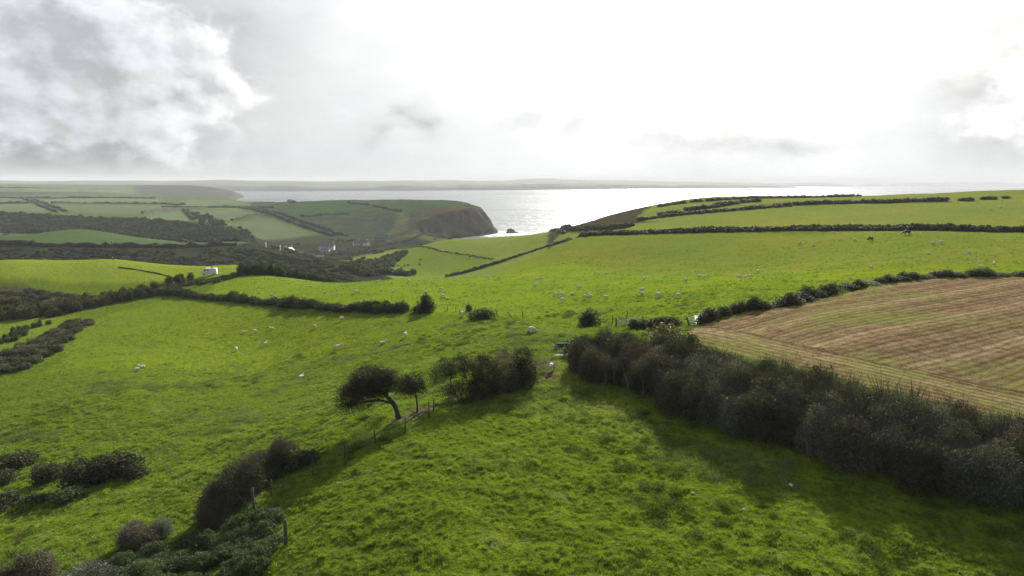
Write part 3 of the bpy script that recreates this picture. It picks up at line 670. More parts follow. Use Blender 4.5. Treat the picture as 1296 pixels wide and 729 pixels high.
# hedges of the far farmland, too far for single bushes
def ridge(label, P, step, wd, ht, name='hedge', mat=None, group='far hedges of the farmland'):
    P = resample(P, step)
    if len(P) < 2: return
    V = []; Fc = []; lo = P[len(P)//2]; lz = gz(lo.x, lo.y); prof = [(-.5, 0), (-.46, .55), (-.28, .92), (.02, 1), (.3, .88), (.47, .5), (.5, 0)]; k = len(prof)
    for i, p in enumerate(P):
        t = (P[min(i+1, len(P)-1)]-P[max(i-1, 0)]).normalized(); nn = Vector((-t.y, t.x)); hh = ht*random.uniform(.55, 1.3); ww = wd*random.uniform(.75, 1.25)
        for (a, b) in prof:
            x = p.x+nn.x*a*ww+random.uniform(-.1, .1)*wd; y = p.y+nn.y*a*ww+random.uniform(-.1, .1)*wd
            V.append((x-lo.x, y-lo.y, gz(x, y)-lz-.5+b*(hh*random.uniform(.85, 1.15)+.5)))
    for i in range(len(P)-1):
        for a in range(k-1): Fc.append((i*k+a, (i+1)*k+a, (i+1)*k+a+1, i*k+a+1))
    Fc += [tuple(range(k)), tuple(range((len(P)-1)*k, len(P)*k))[::-1]]
    me = bpy.data.meshes.new(name); me.from_pydata(V, [], Fc); me.materials.append(mat or M['farhedge'])
    return tag(link(name, me, None, (lo.x, lo.y, lz)), label, 'hedge', group)
M['farhedge'] = flat('distant_hedge_leaves', (0.040, 0.045, 0.030), .9, .05, .5, .25)
for lab, ln in [('roadside double hedge climbing the far slope left of the dark headland field, lower edge', [(422,299),(390,289),(356,276),(330,268),(303,263)]),
                ('upper edge of the roadside hedges beside the dark headland field', [(440,299),(405,288),(368,275),(340,268),(310,262)]),
                ('hedge dividing the dark upper field from the blue green one on the headland', [(380,274),(420,271),(445,271)]),
                ('hedge slanting across the top of the headland to the pale gully', [(440,256.8),(470,260),(495,265),(508,268)]),
                ('long level hedge across the far left farmland', [(66,257.5),(120,257.8),(180,258),(236,259.5)]),
                ('hedge at the foot of the wide far left field', [(180,270),(205,266),(225,264.5),(262,263),(300,263)]),
                ('hedge cutting down between two far left fields', [(30,251),(48,258),(62,265),(72,269)]),
                ('second hedge cutting down beside the far left lane', [(42,252),(62,260),(84,268)]),
                ('hedge at the edge of the farthest left field', [(0,258),(20,257.6),(38,257.5)]),
                ('hedge below the small pointed far field', [(294,279),(312,275),(328,271)]),
                ('hedge curving round the small far field with a dark thicket', [(232,266),(240,273),(246,279)]),
                ('far hedge under the purple moor', [(0,250.5),(40,251),(110,251),(200,251)]),
                ('far hedge above the pale fields by the sea', [(205,262),(250,262.5),(300,262),(345,263)]),
                ('highest far hedge on the left plateau', [(0,238),(50,238.5),(100,239),(150,239)]),
                ('hedge along the coast edge of the pale far field', [(318,254),(350,254),(372,257)]),
                ('hedge along the lower edge of the shaded green field', [(0,309.5),(60,312),(120,313),(220,314),(300,311)]),
                ('hedge along the upper edge of the shaded green field', [(110,290.5),(160,297),(220,302),(300,306)])]:
    P = wpts(ln); dist = math.hypot(*P[len(P)//2]); ridge(lab, P, max(3, dist/260), max(4.0, dist/260), 3.0 if dist < 1500 else 4.0)

ridge('thin dark hedge line crossing the white van field', wpts([(150,339),(175,342),(200,346.5),(214,350)]), 2.0, .6, .35)
# ------------------------------------------------------------- woods (one mass)
def scatter(name, label, cat, P3, rots, scs, pool, zsc=None):
    """one object; instances of a few prototypes on points"""
    me = bpy.data.meshes.new(name); me.from_pydata(P3, [], [])
    at = me.attributes.new('rot', 'FLOAT_VECTOR', 'POINT'); at.data.foreach_set('vector', np.array(rots, np.float32).ravel())
    at = me.attributes.new('sc', 'FLOAT_VECTOR', 'POINT'); at.data.foreach_set('vector', np.array(scs, np.float32).ravel())
    at = me.attributes.new('pick', 'INT', 'POINT'); at.data.foreach_set('value', RNG.integers(0, len(pool), len(P3)).astype(np.int32))
    o = link(name, me); tag(o, label, cat, None, 'stuff')
    cl = bpy.data.collections.new(name+'_kinds')
    for k, m_ in enumerate(pool): cl.objects.link(bpy.data.objects.new('kind%02d' % k, m_))
    ng = bpy.data.node_groups.new(name, 'GeometryNodeTree')
    ng.interface.new_socket('Geometry', in_out='INPUT', socket_type='NodeSocketGeometry'); ng.interface.new_socket('Geometry', in_out='OUTPUT', socket_type='NodeSocketGeometry')
    gi = ng.nodes.new('NodeGroupInput'); go = ng.nodes.new('NodeGroupOutput')
    ci = ng.nodes.new('GeometryNodeCollectionInfo'); ci.inputs[0].default_value = cl; ci.inputs[1].default_value = True; ci.inputs[2].default_value = True
    iop = ng.nodes.new('GeometryNodeInstanceOnPoints'); iop.inputs['Pick Instance'].default_value = True
    def attr(nm, ty):
        a = ng.nodes.new('GeometryNodeInputNamedAttribute'); a.data_type = ty; a.inputs[0].default_value = nm; return a.outputs[0]
    L = ng.links.new
    L(gi.outputs[0], iop.inputs['Points']); L(ci.outputs[0], iop.inputs['Instance']); L(attr('pick', 'INT'), iop.inputs['Instance Index'])
    L(attr('rot', 'FLOAT_VECTOR'), iop.inputs['Rotation']); L(attr('sc', 'FLOAT_VECTOR'), iop.inputs['Scale'])
    L(iop.outputs[0], go.inputs[0])
    md = o.modifiers.new('scatter', 'NODES'); md.node_group = ng
    return o
def in_region(poly, dens):
    P = np.array([W2(p) for p in poly]); lo = P.min(0); hi = P.max(0); n_ = int((hi-lo).prod()*dens)
    x = RNG.uniform(lo[0], hi[0], n_); y = RNG.uniform(lo[1], hi[1], n_); m = inpoly(x, y, P); return x[m], y[m]
M['wood'] = leaf_mat('wood_leaves', (0.034, 0.046, 0.024), (0.105, 0.118, 0.066), .1, .8, 0, None, .03)
WOOD = [far_shrub(700+i, 7.5, 7.5, 7.0, 420, 1.25, M['wood'], 6) for i in range(4)]
def wood(name, label, poly, dens, s0, s1, hs=1.0, thin=None):
    x, y = in_region(poly, dens)
    if thin:
        k = fbm(x, y, thin, 3, 88) > -.06; x, y = x[k], y[k]
    z = Hxy(x, y)-.5; s = RNG.uniform(s0, s1, len(x)); ok = z > 2; x, y, z, s = x[ok], y[ok], z[ok], s[ok]
    scatter(name, label, None, np.stack([x, y, z], 1).tolist(), np.stack([x*0, x*0, RNG.uniform(0, 6.28, len(x))], 1), np.stack([s, s, s*hs*RNG.uniform(.8, 1.2, len(x))], 1), WOOD)
wood('woodland', 'dark wooded valley side behind the shaded green field', [(-60,None,640),(0,None,650),(100,None,620),(200,None,630),(330,None,640),(345,None,740),(290,None,770),(240,None,830),(170,None,880),(60,None,900),(-60,None,880)], .030, .5, 1.1, .62)
wood('valley_scrub', 'dark low scrub filling the valley behind the bright van field', [(-100,None,312),(0,None,312),(142,None,316),(300,None,306),(360,None,315),(470,None,300),(440,None,440),(330,None,500),(200,None,455),(0,None,425),(-100,None,420)], .040, .35, .8, .42, 60)
wood('village_scrub', 'dark scrub and gardens around the village', [(330,None,520),(420,None,470),(430,None,560),(520,None,730),(600,None,790),(540,None,880),(440,None,870),(370,None,820),(330,None,700)], .020, .35, .8, .45, 50)
wood('hillside_thicket', 'thicket on the valley side between the small far fields', [(245,283),(262,279),(300,287),(330,302),(300,302),(250,290)], .012, .5, 1.0, .8)
wood('thicket', 'dark thicket between the far roadside hedges', [(306,262.5),(340,268),(372,279),(400,289),(436,299),(420,299),(385,288),(350,275)], .016, .4, .7, .7)
wood('copse', 'dark copse on the near foot of the far left fields', [(236,267),(262,272),(275,277),(255,279),(245,276)], .012, .6, 1.0, .7)

# ------------------------------------------------------------- trees with limbs
def grow_tree(label, base, trunk, ells, ntarget, seed, leafn, leaf, lmat, r_trunk, wind=(-.35, 0, .05), name='windswept_tree', cat='tree', group=None, flatten=.55, sig=.26, extra_trunks=()):
    rng = np.random.default_rng(seed)
    nodes = [np.array(p, float) for p in trunk]; par = [-1]+list(range(len(trunk)-1))
    for tr in extra_trunks:
        s0 = len(nodes); nodes += [np.array(p, float) for p in tr]; par += [0]+list(range(s0, s0+len(tr)-1))
    start = max(1, len(trunk)//2)
    tg = []
    wts = np.array([e[3]*e[4]*e[5]*(e[6] if len(e) > 6 else 1) for e in ells]); wts /= wts.sum()
    for i in range(ntarget):
        e = ells[rng.choice(len(ells), p=wts)]; d = rng.normal(size=3); d /= np.linalg.norm(d); q = rng.uniform(.35, 1)**.5
        tg.append(np.array(e[:3])+d*q*np.array(e[3:6]))
    top = nodes[len(trunk)-1]; tg.sort(key=lambda p: np.linalg.norm(p-top))
    tips = []
    for p in tg:
        N = np.array(nodes); dd = np.linalg.norm(N-p, axis=1)+np.where(np.arange(len(N)) < start, 50, 0); k = int(dd.argmin()); a = nodes[k]; L = dd[k]
        st = max(1, int(L/.32)); prev = k; bow = rng.normal(size=3)*.10*L+np.array(wind)*.12*L+np.array((0, 0, .12*L))
        for s in range(1, st+1):
            f = s/st; q = a+(p-a)*f+bow*math.sin(math.pi*f)+rng.normal(size=3)*.025
            nodes.append(q); par.append(prev); prev = len(nodes)-1
        tips.append(prev)
    cnt = np.zeros(len(nodes)); kids = [[] for _ in nodes]
    for i, p in enumerate(par):
        if p >= 0: kids[p].append(i)
    order = list(range(len(nodes)))
    for i in reversed(order):
        if not kids[i]: cnt[i] = 1
        if par[i] >= 0: cnt[par[i]] += cnt[i]
    rad = r_trunk*(cnt/cnt[0])**.47; rad = np.maximum(rad, .011)
    rad[0] *= 1.35
    mb = MB(); done = set()
    for i in order:           # follow each limb from its fork to its tip
        if i in done or (par[i] >= 0 and max(kids[par[i]], key=lambda c: cnt[c]) == i): continue
        ch = [i]; 
        while kids[ch[-1]]: ch.append(max(kids[ch[-1]], key=lambda c: cnt[c]))
        done.update(ch); pts_ = ([nodes[par[i]]] if par[i] >= 0 else [])+[nodes[c] for c in ch]; rr = ([rad[i]] if par[i] >= 0 else [])+[rad[c] for c in ch]
        if len(pts_) > 1: mb.tube(pts_, rr, 7 if rr[0] > .07 else 4, cap=False)
    root = thing(name, label, cat, base, 0, group)
    link('trunk', mb.mesh('trunk', M['bark'], True), root)
    tp = np.array([nodes[t] for t in tips]); k = rng.integers(0, len(tp), leafn)
    off = rng.normal(size=(leafn, 3))*np.array((sig, sig, sig*flatten)); off += np.array(wind)*np.abs(rng.normal(size=(leafn, 1)))*sig*1.3
    link('crown', leaf_mesh('crown', tp[k]+off, leaf, lmat, rng, .5, .5), root)
    return root
tb = G(505, 529)
grow_tree('dark windswept thorn tree leaning left on the near fence line, its flat crown swept sideways', (tb.x, tb.y, tb.z-.1),
          [(0,0,0),(-.12,.02,.5),(-.25,.05,1.0),(-.5,.08,1.5),(-.85,.1,1.9),(-1.15,.1,2.2)],
          [(-2.2,0,3.8,1.8,1.8,.95),(-1.1,.2,3.7,1.4,1.4,.8),(-3.4,-.1,2.9,1.5,1.6,.95),(-.2,.2,3.2,1.1,1.1,.7),(-4.2,0,2.0,1.0,1.2,.65),(-2.7,.1,2.3,1.6,1.4,.7,.9),(-4.5,-.2,1.0,.85,.9,.5,1),(-3.4,-.2,1.2,1.2,.9,.5,.9),(-1.6,.1,2.5,1.0,1.0,.5,.7),(.75,.2,2.7,.9,.9,.6,.9),(-5.1,0,1.7,.5,.6,.3,1)],
          420, 21, 38000, .105, M['tree'], .235, (-.6, 0, .03), sig=.31, extra_trunks=([(-.1,0,.35),(-.35,0,1.0),(-.6,-.1,1.5),(-1.4,-.15,1.75),(-2.2,-.1,1.75),(-3.1,-.1,1.6)],))
sb = G(528, 523)
grow_tree('slim young thorn tree on one thin stem, right of the big windswept tree', (sb.x, sb.y, sb.z-.1),
          [(0,0,0),(.02,0,.8),(-.03,0,1.5),(-.1,0,1.9)], [(-.25,0,2.9,.95,.9,.75),(-.8,0,2.6,.7,.7,.5),(.35,0,2.4,.6,.6,.6),(-.9,.1,3.3,.5,.5,.3)], 140, 22, 8000, .09, M['tree'], .075, (-.3, 0, .1), name='small_tree', sig=.2, flatten=1)
SG = 'row of thorn bushes on the near fence line'
BK = 1.18
for k, (px, py, ell, tr, nl, lab) in enumerate([
    (585, 507, [(-1.4,0,2.6,1.2,1.3,.7),(-.4,0,3.1,1.3,1.3,.75),(.6,0,2.6,1.1,1.1,.9),(-2.0,0,1.9,.6,.8,.5),(-.9,0,1.2,.9,.8,.7),(.3,0,1.0,1.0,.9,.7)], 1, 17000, 'spreading thorn bush at the left end of the clump on the fence line'),
    (614, 501, [(-.3,0,2.5,1.3,1.3,.9),(.3,.2,1.5,1.3,1.3,1.1),(-.7,0,1.2,.9,.9,.9),(.2,0,3.0,.8,.8,.5)], 1, 17000, 'dense middle thorn bush of the clump on the fence line'),
    (640, 495, [(0,0,2.7,1.1,1.2,.9),(.2,.2,1.5,1.3,1.3,1.1),(-.3,0,3.4,.7,.7,.5),(-.5,0,1.0,.9,.9,.8)], 1, 17000, 'tall grey topped thorn bush in the clump on the fence line'),
    (662, 489, [(0,0,2.6,1.1,1.2,1.0),(.3,.1,1.5,1.0,1.2,1.1),(-.2,0,3.3,.7,.7,.5),(-.2,0,.9,.9,.9,.8)], 1, 19000, 'dark upright thorn bush at the right end of the clump beside the muddy gap')]):
    g = G(px, py)
    grow_tree(lab, (g.x, g.y, g.z-.1), [(0,0,0),(-.1,0,.5),(-.2,0,1.0)], [tuple(q_*(BK if i_ < 6 else 1) for i_, q_ in enumerate(e_)) for e_ in ell+[(0,.1,.8,1.5,1.2,.8,1.2)]], 230, 30+k, nl, .10, M['tree'] if k != 2 else M['twiggy'], .13, (-.35, 0, .1), name='thorn_bush', cat='bush', group=SG, sig=.24, flatten=.9,
              extra_trunks=([(-.3,.1,.1),(-.7,.1,.8),(-1.0,.1,1.4)], [(.2,.1,.1),(.4,.1,.8),(.5,.1,1.3)]))

# ------------------------------------------------------------- single bushes
lean = bush('round bush leaning right at the end of the low hedge', 538, 396, 3.9, 4.0, 'thorn', MIDP)
bush('dark bush between leaning posts below the upper pasture', 611, 404, 4.6, 2.3, 'thorn', MIDP)
bush('tiny round topped shrub behind the gap in the post line', 593, 394, 1.5, 1.7, 'thorn', MIDP)
bush('dark rounded bush standing left of the grey field gate', 747, 412, 4.2, 2.9, 'gorse', MIDP)
bush('yellow green bush at the stubble corner behind the tall hedge', 845, 437, 5.6, 3.0, 'olive', MIDP)
bush('green gorse bush rising from the hedge beside the stubble corner', 872, 447, 3.4, 2.9, 'gorse', MIDP)
bush('dark spiky bush at the left end of the tall hedge', 737, 449, 4.0, 2.6, 'thorn', MIDP)
bush('tuft of gorse showing above the tall hedge in front of the stubble', 1052, 487, 2.6, 4.6, 'gorse', MIDP, dd=59)
NB = 'dark thorn bushes on the near fence line'
for (px, py, w_, h_, kd, lab) in [(268,664,2.0,1.9,'thorn','lowest dark bush of the leaning thorn mass, beside bare pale twigs'),(285,648,2.9,2.9,'thorn','large dark thorn bush on the fence line at the lower left'),(305,628,3.2,3.1,'thorn','broadest dark thorn bush behind the broken fence post'),
                             (325,612,2.8,2.8,'thorn','dark thorn bush in the middle of the lower fence line'),(345,602,2.3,2.3,'thorn','smaller thorn bush next to the round topped one'),(362,592,2.3,3.1,'twiggy','round topped brown bush on the lower fence line'),
                             (380,590,2.0,1.7,'gorse','low gorse right of the round topped brown bush'),(393,586,1.6,1.4,'gorse','last little gorse bush at the upper end of the lower thorn mass')]:
    bush(lab, px, py, w_*1.2, h_, kd, {**NEAR, 'gorse': MIDP['gorse']}, base_w=3.6 if kd != 'gorse' else 3.0, base_h=3.3 if kd != 'gorse' else 2.6, name='thorn_bush', group=NB)
for (px, py, w_, h_, kd, lab) in [(20,592,4.0,2.0,'thorn','dark bush against the left edge, uppermost of the gully bushes'),(62,608,3.4,2.1,'thorn','second gully bush from the left edge'),(100,614,4.2,2.8,'thorn','large dark bush in the middle of the gully clump'),
                             (128,606,3.6,2.4,'thorn','dark bush joining the middle and right of the gully clump'),(152,602,4.2,2.5,'thorn','right hand dark bush of the gully clump'),(90,632,3.2,1.2,'bramble','low grey green bramble under the gully clump'),
                             (44,638,2.4,1.1,'thorn','small flat bush below the gully clump'),(8,640,3.2,1.3,'thorn','flat dark bush at the left edge below the reddish grass'),(4,612,2.8,1.7,'thorn','bush at the left edge above the reddish grass'),
                             (172,604,2.2,1.4,'thorn','rightmost small bush of the gully clump')]:
    bush(lab, px, py, w_, h_, kd, MIDP, group='gully bushes in the left pasture')
for (px, py, w_, h_, kd, lab) in [(45,745,3.6,2.6,'twiggy','brown twiggy bush at the bottom left corner'),(175,690,3.0,1.8,'twiggy','grey twiggy bush above the brambles at the lower left'),(205,678,1.7,1.5,'willow','feathery grey bush tip right of the twiggy bush'),
                             (110,742,3.2,1.6,'willow','grey willow scrub at the bottom edge left of the brambles'),(8,752,2.6,1.9,'twiggy','brown scrub in the very corner of the field')]:
    bush(lab, px, py, w_, h_, kd, NEAR, base_w=3.6, base_h=3.3, group='scrub at the lower left corner')
M['grey_bramble'] = M['bramble']
BR = [make_shrub(800+i, 3.0, 2.8, 1.5, 5200, .13, M['bramble'], 26, .018, 14, .35, 50) for i in range(3)]
P = resample(wpts([(105,735),(170,722),(230,705),(290,690),(325,662),(345,672)]), 1.15)
broot = thing('bramble_patch', 'leafy green bramble thicket swallowing the fence at the lower left', 'brambles', (P[4].x, P[4].y, gz(P[4].x, P[4].y)))
for i, p in enumerate(P):
    for rw in range(-1, 5):
        x = p.x+random.uniform(-.6, .6)+rw*.25; y = p.y-rw*1.2+random.uniform(-.5, .5)
        if rw > 2 and i < 3: continue
        pr = random.choice(BR); s_ = random.uniform(.65, 1.0)
        o = link('shrub', pr[0], broot, (x-broot.location.x, y-broot.location.y, gz(x, y)-.15-broot.location.z), random.uniform(0, 6.28), (s_, s_, s_*random.uniform(.45, .95)))
        link('stems', pr[1], o)

# ------------------------------------------------------------- fences, gates, pole
def post_mesh(h, r_, seed, sq=False):
    rng = np.random.default_rng(seed); mb = MB(); k = 4 if sq else 7
    mb.tube([(0,0,-.3),(.01,0,h*.5),(rng.normal()*.02,rng.normal()*.02,h-.02),(0,0,h)], [r_*1.05, r_, r_*.95, r_*.7], k); return mb.mesh('post', M['post'], not sq)
PM = [post_mesh(1.25, .06, 1), post_mesh(1.35, .055, 2), post_mesh(1.15, .065, 3)]; PBIG = post_mesh(1.6, .12, 5); PTALL = post_mesh(1.9, .085, 6)
PSLIM = [post_mesh(1.5, .075, 8), post_mesh(1.35, .07, 9)]
def fence(label, spots, wires=(.35, .7, 1.05), name='wire_fence', group='post and wire fences'):
    g0 = G(*spots[0][:2]); root = thing(name, label, 'fence', g0, 0, group); tops = []
    for i, s in enumerate(spots):
        g = G(*s[:2]); me = s[3] if len(s) > 3 else PM[i % 3]; o = link('post', me, root, (g.x-g0.x, g.y-g0.y, g.z-g0.z)); o.rotation_euler = (random.uniform(-.06, .06), s[2] if len(s) > 2 else random.uniform(-.08, .08), random.uniform(0, 6)); o.rotation_mode = 'ZYX'
        o.rotation_euler.z = 0; tops.append((g-g0, o.rotation_euler.y))
    if wires:
        for hgt in wires:
            mb = MB(); pp = []
            for i, (t_, ly) in enumerate(tops):
                q = np.array(t_)+np.array((math.sin(ly)*hgt, 0, hgt))
                if pp: pp.append((pp[-1]+q)/2-np.array((0, 0, .05)))
                pp.append(q)
            mb.tube(pp, .004, 3, cap=False); link('wire', mb.mesh('wire', M['wire']), root)
    return root
fence('old post and wire fence under the windswept tree, from the brambles to the muddy gap', [(283,742,.05),(362,690,0,PBIG),(322,650,-.04,PTALL),(344,628,0),(396,602,.02),(436,580,.02),(475,562,-.02),(513,548,.02),(543,527,0,PM[1]),(549,521,0),(600,506,0),(640,498,0),(677,483,.02,PBIG)])
fence('row of leaning posts on the bank left of the grey field gate', [(566,394,.05),(577,395,0),(582,399,-.05),(601,396,.1),(630,401,-.28,PSLIM[0]),(648,402,-.62,PSLIM[1]),(662,402,-.12,PSLIM[0]),(736,410,-.45,PSLIM[1]),(775,410,0,PSLIM[0]),(793,408,.02,PTALL)], wires=(.5, .95))
fence('fence posts along the skyline bank of the upper right field', [(1206,258),(1212,257),(1238,257),(1268,257)], wires=None)
bp_ = G(321, 652)
dead = MB()
dead.tube([(0,0,0),(-.12,.05,.7),(-.25,.05,1.5)], [.06,.05,.02], 5); dead.tube([(-.1,.05,.6),(-.55,.1,1.35),(-1.0,.1,1.75)], [.04,.03,.012], 4); dead.tube([(.02,0,0),(.3,0,.85)], [.05,.03], 5)
dead.tube([(-.2,.1,1.0),(.25,.05,1.05),(1.05,0,.98)], [.035,.035,.03], 4); dead.tube([(-.5,.1,1.3),(-1.5,.1,1.25)], [.02,.008], 3); dead.tube([(-.6,.1,1.4),(-.9,.1,2.0)], [.02,.006], 3)
tag(link('dead_branch', dead.mesh('dead_branch', M['twig']), None, (bp_.x-.25, bp_.y-.2, bp_.z)), 'bare pale broken branches propped on the tall fence post at the lower left', 'branch')
g2 = G(268, 668); dead = MB()
for a in ((-.9,.1,1.5),(-.5,0,1.9),(.3,.1,1.2),(-.2,.2,1.4)):
    dead.tube([(0,0,0),(a[0]*.4,a[1],a[2]*.55),a], [.03,.022,.008], 4); dead.tube([(a[0]*.4,a[1],a[2]*.55),(a[0]*.9+.3,a[1]+.1,a[2]*.8)], [.015,.005], 3)
tag(link('dead_branch', dead.mesh('dead_branch', M['twig']), None, (g2.x+.1, g2.y-.4, g2.z)), 'bare pale twigs at the foot of the lowest thorn bush', 'branch')
def bare(label, px, dd, h, sd):
    rng = np.random.default_rng(sd); mb = MB(); g = Vector((*pxd(px, dd), 0)); g.z = gz(g.x, g.y)
    for i in range(9):
        tip = np.array((rng.normal()*.8-.2, rng.normal()*.4, h*rng.uniform(.75, 1.0))); m_ = tip*np.array((.35, .35, .6)); mb.tube([(0,0,0), m_, tip], [.045, .03, .007], 4)
        for j in range(3):
            s_ = m_+(tip-m_)*rng.uniform(.1, .8); mb.tube([s_, s_+np.array((rng.normal()*.35, rng.normal()*.2, rng.uniform(.2, .6)))], [.016, .005], 3)
    tag(link('bare_shrub', mb.mesh('bare_shrub', M['twig']), None, g), label, 'shrub')
bare('bare forked shrub poking out of the tall hedge against the stubble', 1137, 53.5, 5.6, 5)
bare('stub of dead stems on the hedge top right of the bare forked shrub', 1180, 52, 5.2, 6)
bare('thin bare stems above the hedge left of the bare forked shrub', 1095, 54.5, 5.2, 7)
def bar_mesh(a, b, w_=.05, mat='galv'):
    mb = MB(); mb.tube([a, b], w_/2, 5); return mb.mesh('bar', M[mat], True)
def gate(label, px, py, L_, rz, tilt=0.0, tall=1.2):
    g = G(px, py); root = thing('field_gate', label, 'gate', g, rz, 'metal field gates'); root.rotation_euler.x = tilt
    for k in range(6): link('bar', bar_mesh((0, 0, .18+k*(tall-.18)/5), (L_, 0, .18+k*(tall-.18)/5), .065), root)
    for x in (0, L_*.5, L_): link('upright', bar_mesh((x, .01, .1), (x, .01, tall+.03), .07), root)
    link('brace', bar_mesh((.1, -.04, .2), (L_*.5, -.04, tall-.05), .05), root)
    for x, h in ((-.18, 1.5), (L_+.22, 1.55)): link('gate_post', post_mesh(h, .11, 31), root, (x, .05, -.05))
    return root
gate('grey metal field gate standing closed between the bushes above the tall hedge', 781, 414, 4.0, .22, 0, 1.35)
gate('pale metal field gate tilted open at the corner of the stubble field', 874, 413, 3.2, .5, -.45, 1.3)
pb = G(143, 329.5); pole = thing('utility_pole', 'wooden utility pole on the brow of the bright field behind the hedge', 'utility pole', (pb.x, pb.y, pb.z-.3))
mb = MB(); mb.tube([(0,0,0),(0,0,8.2)], [.17,.12], 8); link('pole', mb.mesh('pole', M['bark'], True), pole)
mb = MB(); mb.box((0,0,7.8), (1.3,.12,.12)); link('crossarm', mb.mesh('crossarm', M['bark']), pole)
for x in (-.5, 0, .5):
    mb = MB(); mb.tube([(x,0,7.86),(x,0,8.1)], [.05,.04], 6); link('insulator', mb.mesh('insulator', M['white']), pole)
mb = MB(); mb.box((0,-.2,1.6), (.35,.03,.5)); link('sign_plate', mb.mesh('sign_plate', M['white']), pole)

# trough and slab in the gap
tg_ = G(707, 440); tr = thing('water_trough', 'grey box trough tipped on its side beside the tall hedge', 'trough', (tg_.x, tg_.y, tg_.z+.02), .55); tr.rotation_euler = (1.05, .1, .5)
mb = MB(); mb.box((0,0,.04), (1.15,.75,.06)); link('base', mb.mesh('base', M['concrete']), tr)
for nm, c, d in (('side', (0,-.36,.32), (1.15,.05,.5)), ('side', (0,.36,.32), (1.15,.05,.5)), ('end', (-.56,0,.32), (.05,.67,.5)), ('end', (.56,0,.32), (.05,.67,.5))):
    mb = MB(); mb.box(c, d); link(nm, mb.mesh(nm, M['concrete']), tr)
for nm, c, d in (('rim', (0,-.36,.585), (1.2,.09,.03)), ('rim', (0,.36,.585), (1.2,.09,.03))):
    mb = MB(); mb.box(c, d); link(nm, mb.mesh(nm, M['galv']), tr)
sl_ = G(713, 450); mb = MB(); rng = np.random.default_rng(3); ring = [(1.35*math.cos(a)*rng.uniform(.85, 1.1), .5*math.sin(a)*rng.uniform(.8, 1.1)) for a in np.linspace(0, 2*math.pi, 13)[:-1]]
mb.add([(x, y, 0) for x, y in ring]+[(x*.97, y*.95, .14) for x, y in ring], [tuple(range(12))[::-1], tuple(range(12, 24))]+[(i, (i+1) % 12, 12+(i+1) % 12, 12+i) for i in range(12)])
tag(link('concrete_slab', mb.mesh('concrete_slab', M['concrete']), None, (sl_.x, sl_.y, sl_.z-.03), .25), 'pale flat slab lying on the grass beside the tipped trough', 'slab')
for k, (px, py, s_, lab) in enumerate([(1001,615,.22,'small white stone in the grass in front of the tall hedge'),(877,625,.18,'small pale stone left of the white one on the near grass'),(941,646,.17,'buff stone in the near grass below the white stone'),(683,483,.2,'pale stone at the edge of the muddy gap'),(691,496,.16,'pale stone on the grass below the muddy gap')]):
    g = G(px, py); bm = bmesh.new(); bmesh.ops.create_icosphere(bm, subdivisions=2, radius=s_*.75)
    for v in bm.verts: v.co = v.co*random.uniform(.8, 1.15); v.co.z *= .55
    me = bpy.data.meshes.new('stone'); bm.to_mesh(me); bm.free(); me.materials.append(M['render'] if k == 0 else M['concrete'])
    tag(link('stone', me, None, (g.x, g.y, g.z+s_*.2), random.uniform(0, 6)), lab, 'stone', 'loose stones in the near field')

# ------------------------------------------------------------- animals
def skinned(name, V, E, Rr, mats, pick, sub=2):
    me = bpy.data.meshes.new(name); me.from_pydata(V, E, []); o = bpy.data.objects.new(name, me); COL.objects.link(o)
    sk = o.modifiers.new('s', 'SKIN'); sk.use_smooth_shade = True
    for i, s in enumerate(me.skin_vertices[0].data): s.radius = Rr[i] if isinstance(Rr[i], tuple) else (Rr[i], Rr[i]); s.use_root = (i == 0)
    sb_ = o.modifiers.new('u', 'SUBSURF'); sb_.levels = sub; sb_.render_levels = sub
    dg = bpy.context.evaluated_depsgraph_get(); out = bpy.data.meshes.new_from_object(o.evaluated_get(dg)); out.name = name
    bpy.data.objects.remove(o); out.materials.clear()
    for m_ in mats: out.materials.append(m_)
    for p in out.polygons: p.material_index = pick(p.center); p.use_smooth = True
    return out
def sheep(pose):
    # x forward, one continuous body
    if pose == 'lie': z0, legz = .30, None
    else: z0, legz = .62, 0
    V = [(0,0,z0),(.30,0,z0+.01),(-.30,0,z0),(-.50,0,z0-.02)]; Rr = [(.27,.25),(.24,.24),(.27,.25),(.14,.14)]; E = [(0,1),(0,2),(2,3)]
    if pose == 'graze': nk = [(.50,0,z0-.04),(.66,0,z0-.26),(.74,0,z0-.43),(.80,0,z0-.54)]
    else: nk = [(.47,0,z0+.12),(.60,0,z0+.30),(.70,0,z0+.34),(.85,0,z0+.27)]
    rr = [.15,.10,.095,.055]; p = 1
    for c, r_ in zip(nk, rr): V.append(c); Rr.append(r_); E.append((p, len(V)-1)); p = len(V)-1
    h = len(V)-2
    for s in (-1, 1): V.append((V[h][0]-.04, s*.15, V[h][2]+.05)); Rr.append(.03); E.append((h, len(V)-1))
    if legz is not None:
        for bx, k in ((.28, 1), (-.30, 2)):
            for s in (-1, 1):
                a = len(V); d = .04*s*(1 if bx > 0 else -1); V += [(bx, s*.13, .42), (bx+d-.02*(bx < 0), s*.13, .22), (bx+d, s*.13, .02)]; Rr += [.09, .045, .035]; E += [(k, a), (a, a+1), (a+1, a+2)]
    def pick(c):
        if legz is not None and c.z < .30 and abs(c.x) < .5: return 1
        return 1 if c.x > (.56 if pose != 'graze' else .66) or (pose == 'graze' and c.z < .34) else 0
    return skinned('sheep', V, E, Rr, (M['fleece'], M['face']), pick, 2)
SH = {k: sheep(k) for k in ('graze', 'stand', 'lie')}
